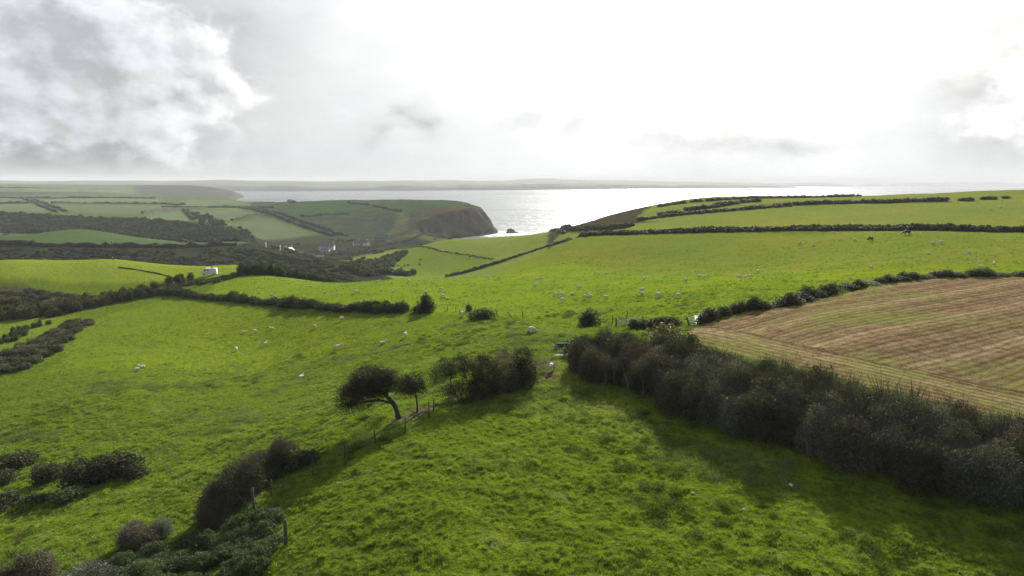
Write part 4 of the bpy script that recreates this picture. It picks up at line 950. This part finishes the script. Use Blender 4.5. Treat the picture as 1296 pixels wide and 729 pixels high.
def cow(name, graze, mat, horse=False):
    V = [(0,0,1.05),(.55,0,1.08),(-.55,0,1.08),(-.85,0,1.05)]; Rr = [(.36,.42),(.34,.40),(.34,.38),(.18,.2)]; E = [(0,1),(0,2),(2,3)]
    if graze: nk = [(.95,0,1.0),(1.2,0,.66),(1.38,0,.36),(1.5,0,.16)]
    else: nk = [(.95,0,1.3),(1.15,0,1.48),(1.32,0,1.42),(1.55,0,1.25)]
    rr = [.24,.17,.16,.10]; p = 1
    for c, r_ in zip(nk, rr): V.append(c); Rr.append(r_); E.append((p, len(V)-1)); p = len(V)-1
    h = len(V)-2
    for s in (-1, 1): V.append((V[h][0]-.08, s*.24, V[h][2]+.12)); Rr.append(.04); E.append((h, len(V)-1))
    a = len(V); V += [(-1.0,0,.85),(-1.02,0,.5)]; Rr += [.03,.04]; E += [(3, a), (a, a+1)]
    for bx, k in ((.55, 1), (-.6, 2)):
        for s in (-1, 1):
            a = len(V); d = .07*s*(1 if bx > 0 else -1); V += [(bx, s*.2, .7), (bx+d-(.06 if bx < 0 else 0), s*.2, .38), (bx+d, s*.2, .03)]; Rr += [.15, .08, .07]; E += [(k, a), (a, a+1), (a+1, a+2)]
    return skinned(name, V, E, Rr, (mat,), lambda c: 0, 2)
COWG = cow('cow', True, M['hide']); COWS = cow('cow', False, M['hide']); COWB = cow('cow', True, M['brown_hide'])
def beast(me, px, py, rz, label, cat, group, sc=1.0):
    g = G(px, py)
    return tag(link(cat, me, None, (g.x, g.y, g.z+.04), rz, sc), label, cat, group)
GL = 'sheep grazing the left pasture'; GM_ = 'sheep scattered over the middle pasture'; GR = 'sheep on the slope below the long hedge'
S = [(174,469.5,'lie',.2,GL,'sheep lying at the front of the leftmost pair'),(180,466,'lie',3.3,GL,'sheep lying just behind its neighbour in the leftmost pair'),(299,445,'graze',1.9,GL,'grazing sheep on the left pasture, lowest of the loose group under the hedge'),
 (336,438,'stand',1.3,GL,'white sheep facing away from the hedge, right of the lowest one on the left pasture'),(309,422,'lie',.1,GL,'flat pale sheep lying left of its pair mate on the upper left pasture'),(322,422,'graze',.1,GL,'sheep grazing beside the flat lying one on the upper left pasture'),
 (344,417,'lie',2.9,GL,'small sheep lying nearest the hedge on the upper left pasture'),(399,416,'graze',2.2,GL,'sheep grazing below the middle of the low dark hedge'),(432,406,'graze',.9,GL,'sheep closest under the low dark hedge on the left pasture'),
 (427,443,'stand',.3,GL,'round white sheep above the crown of the windswept tree'),(484,436,'lie',.4,GL,'sheep lying in the middle of the left pasture, right of the round white one'),(513,427,'stand',1.5,GL,'upright looking sheep seen end on near the middle of the pasture'),
 (381,479,'lie',1.2,GL,'lone sheep lying left of the windswept tree'),(672,421,'graze',.15,GL,'large cream sheep grazing near the muddy gap'),(698,470,'graze',1.1,GL,'sheep standing in the muddy gap by the tall hedge'),
 (585,400,'stand',.8,GL,'sheep standing among the posts left of the dark bush'),
 (518,358,'graze',3.0,GM_,'sheep on the brow directly above the leaning round bush'),(528,361,'graze',.5,GM_,'sheep right of the one on the brow above the leaning bush'),(498,370,'lie',.2,GM_,'pale sheep lying above the right part of the low dark hedge'),
 (539,371,'lie',.1,GM_,'sheep just over the top of the leaning round bush'),(558,368,'graze',.3,GM_,'small sheep just above the big resting pair'),(561,377,'graze',3.3,GM_,'left sheep of the big resting pair beyond the leaning bush'),(567,379.5,'lie',3.0,GM_,'right sheep of the big resting pair beyond the leaning bush'),
 (576,351.5,'graze',.1,GM_,'sheep at the lower end of the diagonal hedge'),(617,352,'graze',.2,GM_,'single sheep on the brow line right of the diagonal hedge'),(681,354,'lie',0,GM_,'left sheep of the close pair on the brow line'),(685.5,353,'lie',.4,GM_,'right sheep of the close pair on the brow line'),
 (678,362,'lie',3.0,GM_,'flat sheep lying below the close pair on the brow'),(703,375,'graze',.4,GM_,'left sheep of a trio above the open bank'),(711,375,'graze',3.4,GM_,'right sheep of a trio above the open bank'),(711,382.5,'graze',.1,GM_,'lowest sheep of a trio above the open bank'),
 (732,366,'graze',.2,GM_,'larger sheep grazing alone in the centre of the middle pasture'),(724,373.5,'lie',.1,GM_,'small sheep resting under the larger central one'),(740,378.5,'graze',.6,GM_,'sheep left of two near the dark bush by the gate'),(747,375.5,'lie',2.8,GM_,'sheep lying upper right of another near the dark bush by the gate'),
 (767,377.5,'lie',.2,GM_,'flat pale sheep above the grey gate'),(767,348,'graze',.3,GM_,'white sheep beside a dark one on the brow'),(757,349,'graze',.4,GM_,'shadowed sheep left of the white one on the brow'),(815,355,'stand',.7,GM_,'sheep standing above the resting pair in the middle pasture'),
 (812,368,'lie',.1,GM_,'upper of two resting sheep left of the biggest grazing pair'),(812.5,373,'lie',3.2,GM_,'lower of two resting sheep left of the biggest grazing pair'),(833,376,'graze',.05,GM_,'grey sheep of the biggest grazing pair'),(859,377,'graze',3.2,GM_,'white sheep of the biggest grazing pair'),
 (867,357,'graze',.9,GM_,'sheep grazing alone above the biggest grazing pair'),(884,352,'graze',.2,GM_,'left sheep of a pair on the brow above the far gate'),(891,351,'lie',.3,GM_,'right sheep of a pair on the brow above the far gate'),(934,353,'graze',.3,GM_,'left sheep of a file of three above the gorse hedge'),
 (943,353.5,'stand',.9,GM_,'middle sheep of a file of three above the gorse hedge'),(949,352,'graze',.2,GM_,'right sheep of a file of three above the gorse hedge'),(959,346,'graze',1.4,GR,'sheep a little above the right end of the file of three'),
 (344,374,'lie',.3,GM_,'sheep behind the left part of the low dark hedge'),(411,371,'lie',.2,GM_,'sheep behind the middle of the low dark hedge'),(393,364,'lie',.1,GM_,'faint sheep far behind the low dark hedge'),(450,371,'graze',.1,GM_,'sheep between the low dark hedge and the valley scrub'),(478,357,'lie',.2,GM_,'pale sheep on the brow left of the leaning bush'),
 (1055,295.5,'lie',.1,GR,'white sheep lying against the foot of the long hedge'),(1011,309.5,'graze',.4,GR,'left sheep of two high on the slope below the long hedge'),(1029,312,'graze',.2,GR,'right sheep of two high on the slope below the long hedge'),(1081,306,'graze',.3,GR,'sheep just left of the dark animal seen end on'),
 (1180,310,'graze',.2,GR,'left sheep of two below the black grazing animal'),(1191,309,'graze',3.1,GR,'right sheep of two below the black grazing animal'),(1175,322,'lie',.3,GR,'sheep lying alone in the middle of the right slope'),(1225,322,'graze',.4,GR,'sheep toward the right on the slope'),
 (1258,337,'stand',1.2,GR,'sheep near the gorse bank at the right, upper one'),(1241,341,'stand',1.8,GR,'sheep partly behind the gorse bank at the right'),(1102,341,'graze',.6,GR,'sheep just above the left part of the gorse bank'),
 (1266,264,'graze',.2,'sheep in the upper right field','right sheep of two in the upper right field'),(1254,266,'lie',.2,'sheep in the upper right field','left sheep of two in the upper right field')]
for k_, (px, py, ps, rz, gp, lab) in enumerate(S): beast(SH[ps], px, py, rz, lab, 'sheep', gp, random.uniform(.92, 1.06)*(1 if py > 400 else 1.0))
beast(COWG, 1148, 297.6, 3.0, 'black cow grazing right against the long hedge', 'cow', 'cattle by the long hedge', 1.0)
beast(COWB, 1102, 305.5, 1.8, 'dark brown cow seen end on below the long hedge', 'cow', 'cattle by the long hedge', .95)
for (px, py, rz, k, lab) in [(498,338.5,.3,0,'black cow at the lower left of the distant herd'),(504,338,2.9,1,'black cow left of centre in the distant herd'),(508,340.5,.1,0,'lowest black cow of the distant herd'),(512,337.5,.4,0,'black cow at the centre of the distant herd'),
                             (517,337,3.0,1,'black cow at the right of the distant herd'),(532,329.5,.2,0,'upper black cow standing apart on the far hill'),(531,336,.8,0,'lower black cow standing apart on the far hill'),(595,326,.1,0,'dark cow alone further right on the far hill')]:
    beast(COWG if k == 0 else COWS, px, py, rz, lab, 'cow', 'distant herd on the hill across the valley', 1.0)

# ------------------------------------------------------------- the white camper van
vg = Vector((*pxd(262, 246), 0)); vg.z = gz(vg.x, vg.y)
van = thing('camper_van', 'white camper van parked behind the dark hedge in the bright field', 'van', (vg.x, vg.y, vg.z+.05), math.pi+.12); van.scale = (.88, .9, .95)
def loft(prof, wdt, inset=.12, mi=0):
    """side outline (x,z) extruded to a rounded body"""
    mb = MB(); n_ = len(prof); cx = sum(p[0] for p in prof)/n_; cz = sum(p[1] for p in prof)/n_; V = []
    for y, s in ((-wdt/2, 1-inset), (-wdt/2+.12, 1), (wdt/2-.12, 1), (wdt/2, 1-inset)):
        for (x, z) in prof: V.append((cx+(x-cx)*(s+(1-s)*.6), y, cz+(z-cz)*(s+(1-s)*.4)))
    Fc = [tuple(range(n_)), tuple(range(3*n_, 4*n_))[::-1]]
    for k in range(3): Fc += [(k*n_+i, (k+1)*n_+i, (k+1)*n_+(i+1) % n_, k*n_+(i+1) % n_) for i in range(n_)]
    mb.add(V, Fc, mi); return mb
link('body', loft([(-2.9,.45),(-2.95,1.2),(-2.9,2.35),(-2.7,2.72),(1.2,2.78),(1.9,2.6),(2.35,1.75),(2.95,1.45),(3.05,.9),(3.0,.4)], 2.05, .05).mesh('body', M['white'], False), van)
mb = MB(); mb.add([(1.95,-.85,2.48),(1.95,.85,2.48),(2.42,.85,1.76),(2.42,-.85,1.76)], [(0,1,2,3)]); mb.add([(1.90,-.85,2.46),(1.90,.85,2.46),(2.37,.85,1.72),(2.37,-.85,1.72)], [(3,2,1,0)]); link('windscreen', mb.mesh('windscreen', M['glass']), van)
for s in (-1, 1):
    for (x, w_) in ((1.55, .75), (.35, .6)):
        mb = MB(); mb.box((x, s*1.03, 1.95), (w_, .04, .5)); link('side_window', mb.mesh('side_window', M['glass']), van)
    for x in (-1.9, 2.05):
        mb = MB(); mb.tube([(x, s*.80, .36), (x, s*1.05, .36)], .36, 14); w_ = link('wheel', mb.mesh('wheel', M['rubber']), van)
        mb = MB(); mb.tube([(x, s*1.04, .36), (x, s*1.07, .36)], .2, 10); link('rim', mb.mesh('rim', M['galv']), w_)
mb = MB(); mb.box((-1.0,0,2.82), (.9,.7,.12)); link('roof_vent', mb.mesh('roof_vent', M['rubber']), van)

# ------------------------------------------------------------- village
def house(label, px, d, L_, D_, H_, rh, rz, wall, chim=(-.4, .4), wins=4, floors=2, name='house', group='houses of the village in the valley', z=None):
    x, y = pxd(px, d); zz = gz(x, y) if z is None else z
    root = thing(name, label, 'house', (x, y, zz-.4), rz, group)
    mb = MB(); a, b = L_/2, D_/2
    mb.add([(-a,-b,0),(a,-b,0),(a,b,0),(-a,b,0),(-a,-b,H_),(a,-b,H_),(a,b,H_),(-a,b,H_),(-a,0,H_+rh),(a,0,H_+rh)], [(0,1,5,4),(2,3,7,6),(1,2,6,9,5),(3,0,4,8,7)]); link('wall', mb.mesh('wall', wall), root)
    mb = MB(); e = .35; sl = rh/b
    for s in (-1, 1):
        o1 = [(-a-e, s*(b+e), H_-sl*e+.06), (a+e, s*(b+e), H_-sl*e+.06), (a+e, 0, H_+rh+.06), (-a-e, 0, H_+rh+.06)]
        o2 = [(x_, y_, z_+.16) for x_, y_, z_ in o1]
        mb.add(o1+o2, [(0,3,2,1),(4,5,6,7),(0,1,5,4),(1,2,6,5),(3,0,4,7)])
    rf = link('roof', mb.mesh('roof', M['slate']), root)
    for c in chim:
        mb = MB(); mb.box((c*L_, 0, H_+rh+.5), (.9,.7,1.5)); link('chimney', mb.mesh('chimney', wall), rf)
    nw = wins
    for fl in range(floors):
        for i in range(nw):
            xx = -a+(i+.5)*L_/nw
            if fl == 0 and i == nw//2:
                mb = MB(); mb.box((xx, -b-.03, 1.1), (.95,.08,2.1)); link('door', mb.mesh('door', M['slate']), root); continue
            mb = MB(); mb.box((xx, -b-.02, 1.6+fl*2.5), (.95,.08,1.1)); link('window', mb.mesh('window', M['glass']), root)
    return root
house('long white village house with a dark slate roof, widest in the valley', 413, 770, 17, 6.5, 5.2, 3.2, -.05, M['render'], (.47,), 6)
house('low white annexe in front of the long white village house', 411, 757, 9, 5, 2.6, 1.6, -.05, M['render'], (), 3, 1)
house('pair of white cottages left of the long white house', 355, 735, 11, 6, 4.6, 2.8, .1, M['render'], (-.45, .45), 4)
house('white gabled cottage at the right of the pair', 366, 728, 6, 7, 4.6, 3.2, 1.3, M['render'], (.4,), 2)
house('small pale cottage at the edge of the shaded green field', 319.5, 660, 5, 4, 2.6, 1.6, .3, M['buff'], (), 2, 1)
house('buff cottage in the middle of the village', 451, 800, 8, 6, 4.4, 2.6, .5, M['buff'], (.4,), 3)
house('white gable fronted cottage right of the buff one', 463, 795, 6, 6, 4.2, 2.8, -.4, M['render'], (.3,), 2)
house('low grey stone cottage nearest the cattle hill', 432, 720, 9, 6, 3.4, 2.4, .3, M['stonewall'], (-.4,), 3, 1)
house('stone cottage with pale gable tucked beside the cattle hill', 437, 700, 6, 6, 3.6, 2.6, -.7, M['stonewall'], (.4,), 2, 1)
house('grey stone terrace by the haven beach', 482, 850, 16, 7, 5.5, 3.0, .1, M['stonewall'], (-.3, .3), 5)
house('small white house at the end of the stone terrace', 491, 835, 5, 5, 3.4, 2.2, .2, M['render'], (.3,), 2, 1)
house('pale low barn roof in the valley below the village', 402, 600, 9, 5, 1.8, 1.2, .35, M['buff'], (), 2, 1, name='barn')
for (px, d, lab) in ((335.5, 520, 'small white marker stone at the left in the valley scrub'), (353.5, 520, 'small white marker stone at the right in the valley scrub')):
    x, y = pxd(px, d); mb = MB(); mb.tube([(0,0,-1),(0,0,2.6),(0,0,3.0)], [.55,.5,.15], 6); tag(link('marker_stone', mb.mesh('marker_stone', M['render']), None, (x, y, gz(x, y)+1.2)), lab, 'stone')

# ------------------------------------------------------------- sea, rocks, far coast
def sea_mat():
    m, t, b = new_mat('sea_water')
    b.inputs['Base Color'].default_value = (0.030, 0.050, 0.055, 1); b.inputs['Specular IOR Level'].default_value = 0.5; b.inputs['IOR'].default_value = 1.33
    pos = t.new('ShaderNodeNewGeometry').outputs['Position']
    st = t.new('ShaderNodeMapping', ins={0: pos, 3: (1, .75, 1)}).outputs[0]
    h1 = t.noise(st, .055, 3, .6, .6); h2 = t.noise(st, .30, 3, .65); big = t.noise(st, .0016, 4, .6, .5)
    b.inputs['Roughness'].default_value = .25
    t.l.new(t.rng(big, .35, .65, .22, .38), b.inputs['Roughness'])
    h0 = t.noise(t.new('ShaderNodeMapping', ins={0: pos, 3: (.35, 1, 1)}).outputs[0], .017, 4, .7, .5)
    h = t.m('MULTIPLY_ADD', h2, .45, t.m('MULTIPLY_ADD', h0, 9.0, t.m('MULTIPLY', h1, 2.6)))
    bp = t.new('ShaderNodeBump', ins={'Strength': 0.9, 'Distance': 1.0, 'Height': h}); t.l.new(bp.outputs[0], b.inputs['Normal'])
    return m
mb = MB(); Sx = 45000
mb.add([(-Sx, -6000, 0), (Sx, -6000, 0), (Sx, 60000, 0), (-Sx, 60000, 0)], [(0, 1, 2, 3)])
o = link('sea', mb.mesh('sea', sea_mat())); o['kind'] = 'structure'
def rock(label, px, d, L_, D_, H_, seed, rz=0):
    x, y = pxd(px, d); bm = bmesh.new(); bmesh.ops.create_icosphere(bm, subdivisions=4, radius=1)
    for v in bm.verts:
        c = v.co; k = 1+.9*float(fbm(np.array([c.x*1.3+seed]), np.array([c.y*1.3+c.z*1.9]), .9, 4, seed)[0]); c *= k
        c.x *= L_/2; c.y *= D_/2; c.z = c.z*H_*(1.0-.55*max(-1, min(1, c.x/(L_/2))) if c.z > 0 else .5)
    me = bpy.data.meshes.new('sea_rock'); bm.to_mesh(me); bm.free(); me.materials.append(M['rock'])
    tag(link('sea_rock', me, None, (x, y, -.5), rz), label, 'rock', 'sea rocks')
rock('jagged dark rock just off the tip of the cliffs', 647, 1075, 17, 9, 6.5, 4); rock('low skerry right of the jagged rock in the white surf', 655, 1082, 7, 5, 2.0, 9)
def foam_mat():
    m, t, b = new_mat('surf_foam'); b.inputs['Roughness'].default_value = .9; b.inputs['Base Color'].default_value = (.85, .87, .87, 1)
    pos = t.new('ShaderNodeNewGeometry').outputs['Position']; nz = t.noise(pos, .09, 5, .65, .8); at = t.new('ShaderNodeAttribute', attribute_name='edge').outputs['Fac']
    f = t.m('GREATER_THAN', t.m('ADD', nz, t.m('MULTIPLY', at, .42)), .70); tr = t.new('ShaderNodeBsdfTransparent')
    mx = t.new('ShaderNodeMixShader', ins={0: f, 1: tr.outputs[0], 2: b.outputs[0]}); t.l.new(mx.outputs[0], t.n['Material Output'].inputs[0]); return m
fx, fy = np.meshgrid(np.linspace(-75, 75, 60), np.linspace(-70, 60, 50), indexing='ij'); c0 = pxd(650, 1062)
fxx = fx+c0[0]; fyy = fy+c0[1]
sdd = segdist(fxx, fyy, COAST); cen = np.exp(-((fx/44)**2+(fy/36)**2))
me = bpy.data.meshes.new('surf'); ii = np.arange(60*50).reshape(60, 50)
me.from_pydata(np.stack([fx, fy, fx*0], -1).reshape(-1, 3).tolist(), [], np.stack([ii[:-1,:-1], ii[1:,:-1], ii[1:,1:], ii[:-1,1:]], -1).reshape(-1, 4).tolist())
at = me.attributes.new('edge', 'FLOAT', 'POINT'); at.data.foreach_set('value', (np.clip(1.1-sdd/40, 0, 1)*.3+cen*.95).astype(np.float32).ravel()); me.materials.append(foam_mat())
tag(link('surf', me, None, (c0[0], c0[1], .08)), 'white surf breaking round the rocks at the cliff tip', None, None, 'stuff')
def land_strip(name, label, pts, depth, seed, mat, steps=260):
    """pts: (px, distance, height) along the shore; a real hill range with cliffs and a back"""
    pts = np.array(pts, float); tpar = np.linspace(0, len(pts)-1, steps); px = np.interp(tpar, range(len(pts)), pts[:, 0]); d = np.interp(tpar, range(len(pts)), pts[:, 1]); hh = np.interp(tpar, range(len(pts)), pts[:, 2])
    x = (px-648)/FPX*d; ang_ = np.arctan2(x, d); rr = np.hypot(x, d)
    prof = [(0, -.1), (.012, .25), (.04, .48), (.12, .66), (.3, .85), (.55, 1.0), (.8, .97), (1.0, .5), (1.05, -.1)]
    V = []
    hn = hh*(1+fbm(x, d, 900, 5, seed)*.42)
    for k, (a, b) in enumerate(prof):
        r2 = rr+a*depth+fbm(x, d, 500, 3, seed+5)*depth*.18; nz = fbm(x+a*3000, d, 300, 3, seed+k)*.16 if 0 < k < 8 else 0
        V.append(np.stack([np.sin(ang_)*r2, np.cos(ang_)*r2, hn*np.maximum(b+nz*(b > 0), -.1)-(.0 if b > 0 else 2)], 1))
    V = np.stack(V, 1); k = len(prof); idn = np.arange(steps*k).reshape(steps, k)
    Fc = np.stack([idn[:-1,:-1], idn[1:,:-1], idn[1:,1:], idn[:-1,1:]], -1).reshape(-1, 4)
    me = bpy.data.meshes.new(name); me.from_pydata(V.reshape(-1, 3).tolist(), [], Fc.tolist()); me.materials.append(mat)
    o = link(name, me); o['kind'] = 'structure'; return o
M['farland'] = flat('far_land', (0.085, 0.095, 0.06), .95, .05, .45, .0018)
land_strip('far_coast', '', [(-500,5600,70),(0,5300,76),(250,5300,76),(330,5400,78),(400,5500,76),(500,5900,84),(600,6400,90),(700,7200,112),(760,7800,106),(860,8800,94),(930,9600,88),(975,10200,62),(1005,10500,6)], 1900, 3, M['farland'])
land_strip('far_coast', '', [(905,15000,5),(935,15000,50),(1000,15200,78),(1040,15500,85),(1072,15500,28),(1080,15500,0)], 1500, 8, M['farland'], 90)
land_strip('island', '', [(1080,18000,0),(1090,18000,55),(1108,18000,62),(1116,18000,0)], 700, 12, M['farland'], 40)
land_strip('far_coast', '', [(1114,18500,0),(1124,18500,60),(1160,18500,88),(1220,19000,104),(1262,19000,112),(1284,19000,92),(1297,19000,30),(1303,19000,0)], 1600, 14, M['farland'], 110)
for (px, d, L_, lab) in ((925, 6800, 60, 'small ship farthest left on the bright sea'), (944, 6900, 70, 'small ship right of another on the bright sea')):
    x, y = pxd(px, d); t_ = thing('ship', lab, 'ship', (x, y, 0), .1, 'ships far out in the bay')
    mb = MB(); a = L_/2; mb.add([(-a,-5,0),(a*.9,-5,0),(a*1.05,0,0),(a*.9,5,0),(-a,5,0),(-a,-5.5,6),(a*.95,-5.5,6),(a*1.15,0,7),(a*.95,5.5,6),(-a,5.5,6)], [(0,1,6,5),(1,2,7,6),(2,3,8,7),(3,4,9,8),(4,0,5,9),(5,6,7,8,9)]); link('hull', mb.mesh('hull', M['slate']), t_)
    mb = MB(); mb.box((-a*.75,0,12), (9,8,12)); link('bridge', mb.mesh('bridge', M['white']), t_)
    mb = MB(); mb.tube([(-a*.75,0,18),(-a*.75,0,23)], 1.4, 8); link('funnel', mb.mesh('funnel', M['slate']), t_)

# ------------------------------------------------------------- grass and weeds
def blade_mat(name, c1, c2, tr_=.45):
    m, t, b = new_mat(name); g = t.new('ShaderNodeNewGeometry'); r_ = g.outputs['Random Per Island']
    big = t.noise(g.outputs['Position'], .25, 3, .6); c = t.mix(t.m('ADD', t.m('MULTIPLY', r_, .30), t.m('ADD', t.rng(t.noise(g.outputs['Position'], 1.6, 3, .6), .38, .62, 0, .45), t.rng(big, .35, .65, 0, .25))), c1, c2)
    t.l.new(c, b.inputs['Base Color']); b.inputs['Roughness'].default_value = .55; b.inputs['Specular IOR Level'].default_value = .25
    tr = t.new('ShaderNodeBsdfTranslucent'); t.l.new(t.mix(1, c, (1.25, 1.25, .6), 'MULTIPLY'), tr.inputs[0])
    mx = t.new('ShaderNodeMixShader', ins={0: tr_, 1: b.outputs[0], 2: tr.outputs[0]}); t.l.new(mx.outputs[0], t.n['Material Output'].inputs[0]); return m
def tuft(seed, n_, h, spread, wdt, mat):
    rng = np.random.default_rng(seed); V = []; Fc = []
    for i in range(n_):
        a = rng.uniform(0, 6.28); q = rng.uniform(0, 1)**.6*spread; x, y = math.cos(a)*q, math.sin(a)*q; hh = h*rng.uniform(.5, 1.1); le = rng.normal(size=2)*hh*.45+np.array((x, y))*.5
        t_ = rng.uniform(0, 6.28); dx, dy = math.cos(t_)*wdt/2, math.sin(t_)*wdt/2; k = len(V)
        V += [(x-dx, y-dy, -.03), (x+dx, y+dy, -.03), (x+le[0]*.45+dx*.8, y+le[1]*.45+dy*.8, hh*.6), (x+le[0]*.45-dx*.8, y+le[1]*.45-dy*.8, hh*.6), (x+le[0], y+le[1], hh)]
        Fc += [(k, k+1, k+2, k+3), (k+3, k+2, k+4)]
    me = bpy.data.meshes.new('tuft'); me.from_pydata(V, [], Fc); me.materials.append(mat); return me
M['blade'] = blade_mat('grass_blades', (0.054, 0.100, 0.010), (0.185, 0.270, 0.032))
TUFT = [tuft(i, 36, h_, w_, .028, M['blade']) for i, (h_, w_) in enumerate(((.11, .22), (.13, .20), (.18, .17), (.09, .26), (.23, .18)))]
def front_pts(n_, r0, r1, th0=-.72, th1=.72, power=1.0):
    th = RNG.uniform(th0, th1, n_); r_ = r0+(r1-r0)*RNG.uniform(0, 1, n_)**power; return np.sin(th)*r_, np.cos(th)*r_
def rid_at(x, y):
    i = np.clip(np.searchsorted(TH, np.arctan2(x, y))-1, 0, len(TH)-2); j = np.clip(np.searchsorted(RR, np.hypot(x, y))-1, 0, len(RR)-2); return reg[i, j], MUD[i, j]
x, y = front_pts(130000, 28, 135, power=.8); rg, md = rid_at(x, y); k = (rg == 0) & (md < .3) & (fbm(x, y, 3.2, 3, 71)+RNG.uniform(-.3, .3, len(x)) > -.08+np.clip(np.hypot(x, y)-80, 0, 60)/60*.35); x, y = x[k], y[k]
s = RNG.uniform(.6, 1.35, len(x))*np.clip(.85+fbm(x, y, 5, 3, 72)*1.3, .5, 1.7)
x2, y2 = front_pts(60000, 95, 250, power=.9); rg2, md2 = rid_at(x2, y2); k2 = (rg2 == 0) & (fbm(x2, y2, 4.5, 4, 171)+RNG.uniform(-.2, .2, len(x2)) > .10); x2, y2 = x2[k2], y2[k2]
x = np.r_[x, x2]; y = np.r_[y, y2]; s = np.r_[s, RNG.uniform(.8, 1.45, len(x2))]
scatter('grass', 'short lumpy green pasture grass', None, np.stack([x, y, Hxy(x, y)], 1).tolist(), np.stack([RNG.normal(0, .1, len(x)), RNG.normal(0, .1, len(x)), RNG.uniform(0, 6.28, len(x))], 1), np.stack([s, s, s*RNG.uniform(.7, 1.2, len(x))], 1), TUFT)
rng = np.random.default_rng(91)
WEED = []
for i in range(3):
    p = rng.normal(size=(420, 3))*np.array((.33, .33, .12)); p[:, 2] = np.abs(p[:, 2])+.03; WEED.append(leaf_mesh('weed', p, .10, M['nettle'], rng, .5, .8))
PALEW = []
M['thistle'] = leaf_mat('thistle_leaves', (0.080, 0.115, 0.035), (0.170, 0.205, 0.085), .25)
for i in range(2):
    p = rng.normal(size=(300, 3))*np.array((.30, .30, .07)); p[:, 2] = np.abs(p[:, 2])+.02; PALEW.append(leaf_mesh('weed', p, .08, M['thistle'], rng, .4, .8))
x, y = front_pts(6000, 28, 125, power=.8); rg, md = rid_at(x, y); k = (rg == 0) & (fbm(x, y, 9, 4, 73)+RNG.uniform(-.08, .08, len(x)) > .17) & (md < .4); x, y = x[k], y[k]; s = RNG.uniform(.35, 1.15, len(x))
scatter('weed_clumps', 'darker green nettle and dock clumps in the pasture', None, np.stack([x, y, Hxy(x, y)], 1).tolist(), np.stack([x*0, x*0, RNG.uniform(0, 6.28, len(x))], 1), np.stack([s, s, s*RNG.uniform(.6, 1.3, len(x))], 1), WEED)
x, y = front_pts(16000, 28, 120, power=.8); rg, md = rid_at(x, y)
band = np.exp(-(segdist(x, y, wpts([(690,485),(760,535),(870,572),(1010,604)]), False)/3.2)**2)+np.exp(-(segdist(x, y, wpts([(700,432),(690,455)]), False)/3.5)**2)+.6*np.exp(-(segdist(x, y, wpts([(440,560),(480,575),(590,590)]), False)/2.0)**2)
k = (rg == 0) & (fbm(x, y, 7, 4, 75)+RNG.uniform(-.10, .10, len(x)) > .19-band*.22); x, y = x[k], y[k]; s = RNG.uniform(.5, 1.4, len(x))
scatter('thistle_patches', 'pale grey green thistle patches in the pasture', None, np.stack([x, y, Hxy(x, y)], 1).tolist(), np.stack([x*0, x*0, RNG.uniform(0, 6.28, len(x))], 1), np.stack([s, s, s], 1), PALEW)

# ------------------------------------------------------------- the air
bm = bmesh.new(); bmesh.ops.create_cube(bm, size=1.0); me = bpy.data.meshes.new('haze'); bm.to_mesh(me); bm.free()
hz = bpy.data.objects.new('haze', me); COL.objects.link(hz); hz['kind'] = 'stuff'; hz.location = (0, 8000, 74); hz.scale = (50000, 44000, 170)
hm = bpy.data.materials.new('haze_air'); hm.use_nodes = True; t = NT(hm.node_tree); t.n.remove(t.n['Principled BSDF'])
pv = t.new('ShaderNodeVolumePrincipled'); pv.inputs['Color'].default_value = (0.76, 0.79, 0.84, 1); pv.inputs['Density'].default_value = 1.05e-4; pv.inputs['Anisotropy'].default_value = 0.0
t.l.new(pv.outputs[0], t.n['Material Output'].inputs['Volume']); me.materials.append(hm)
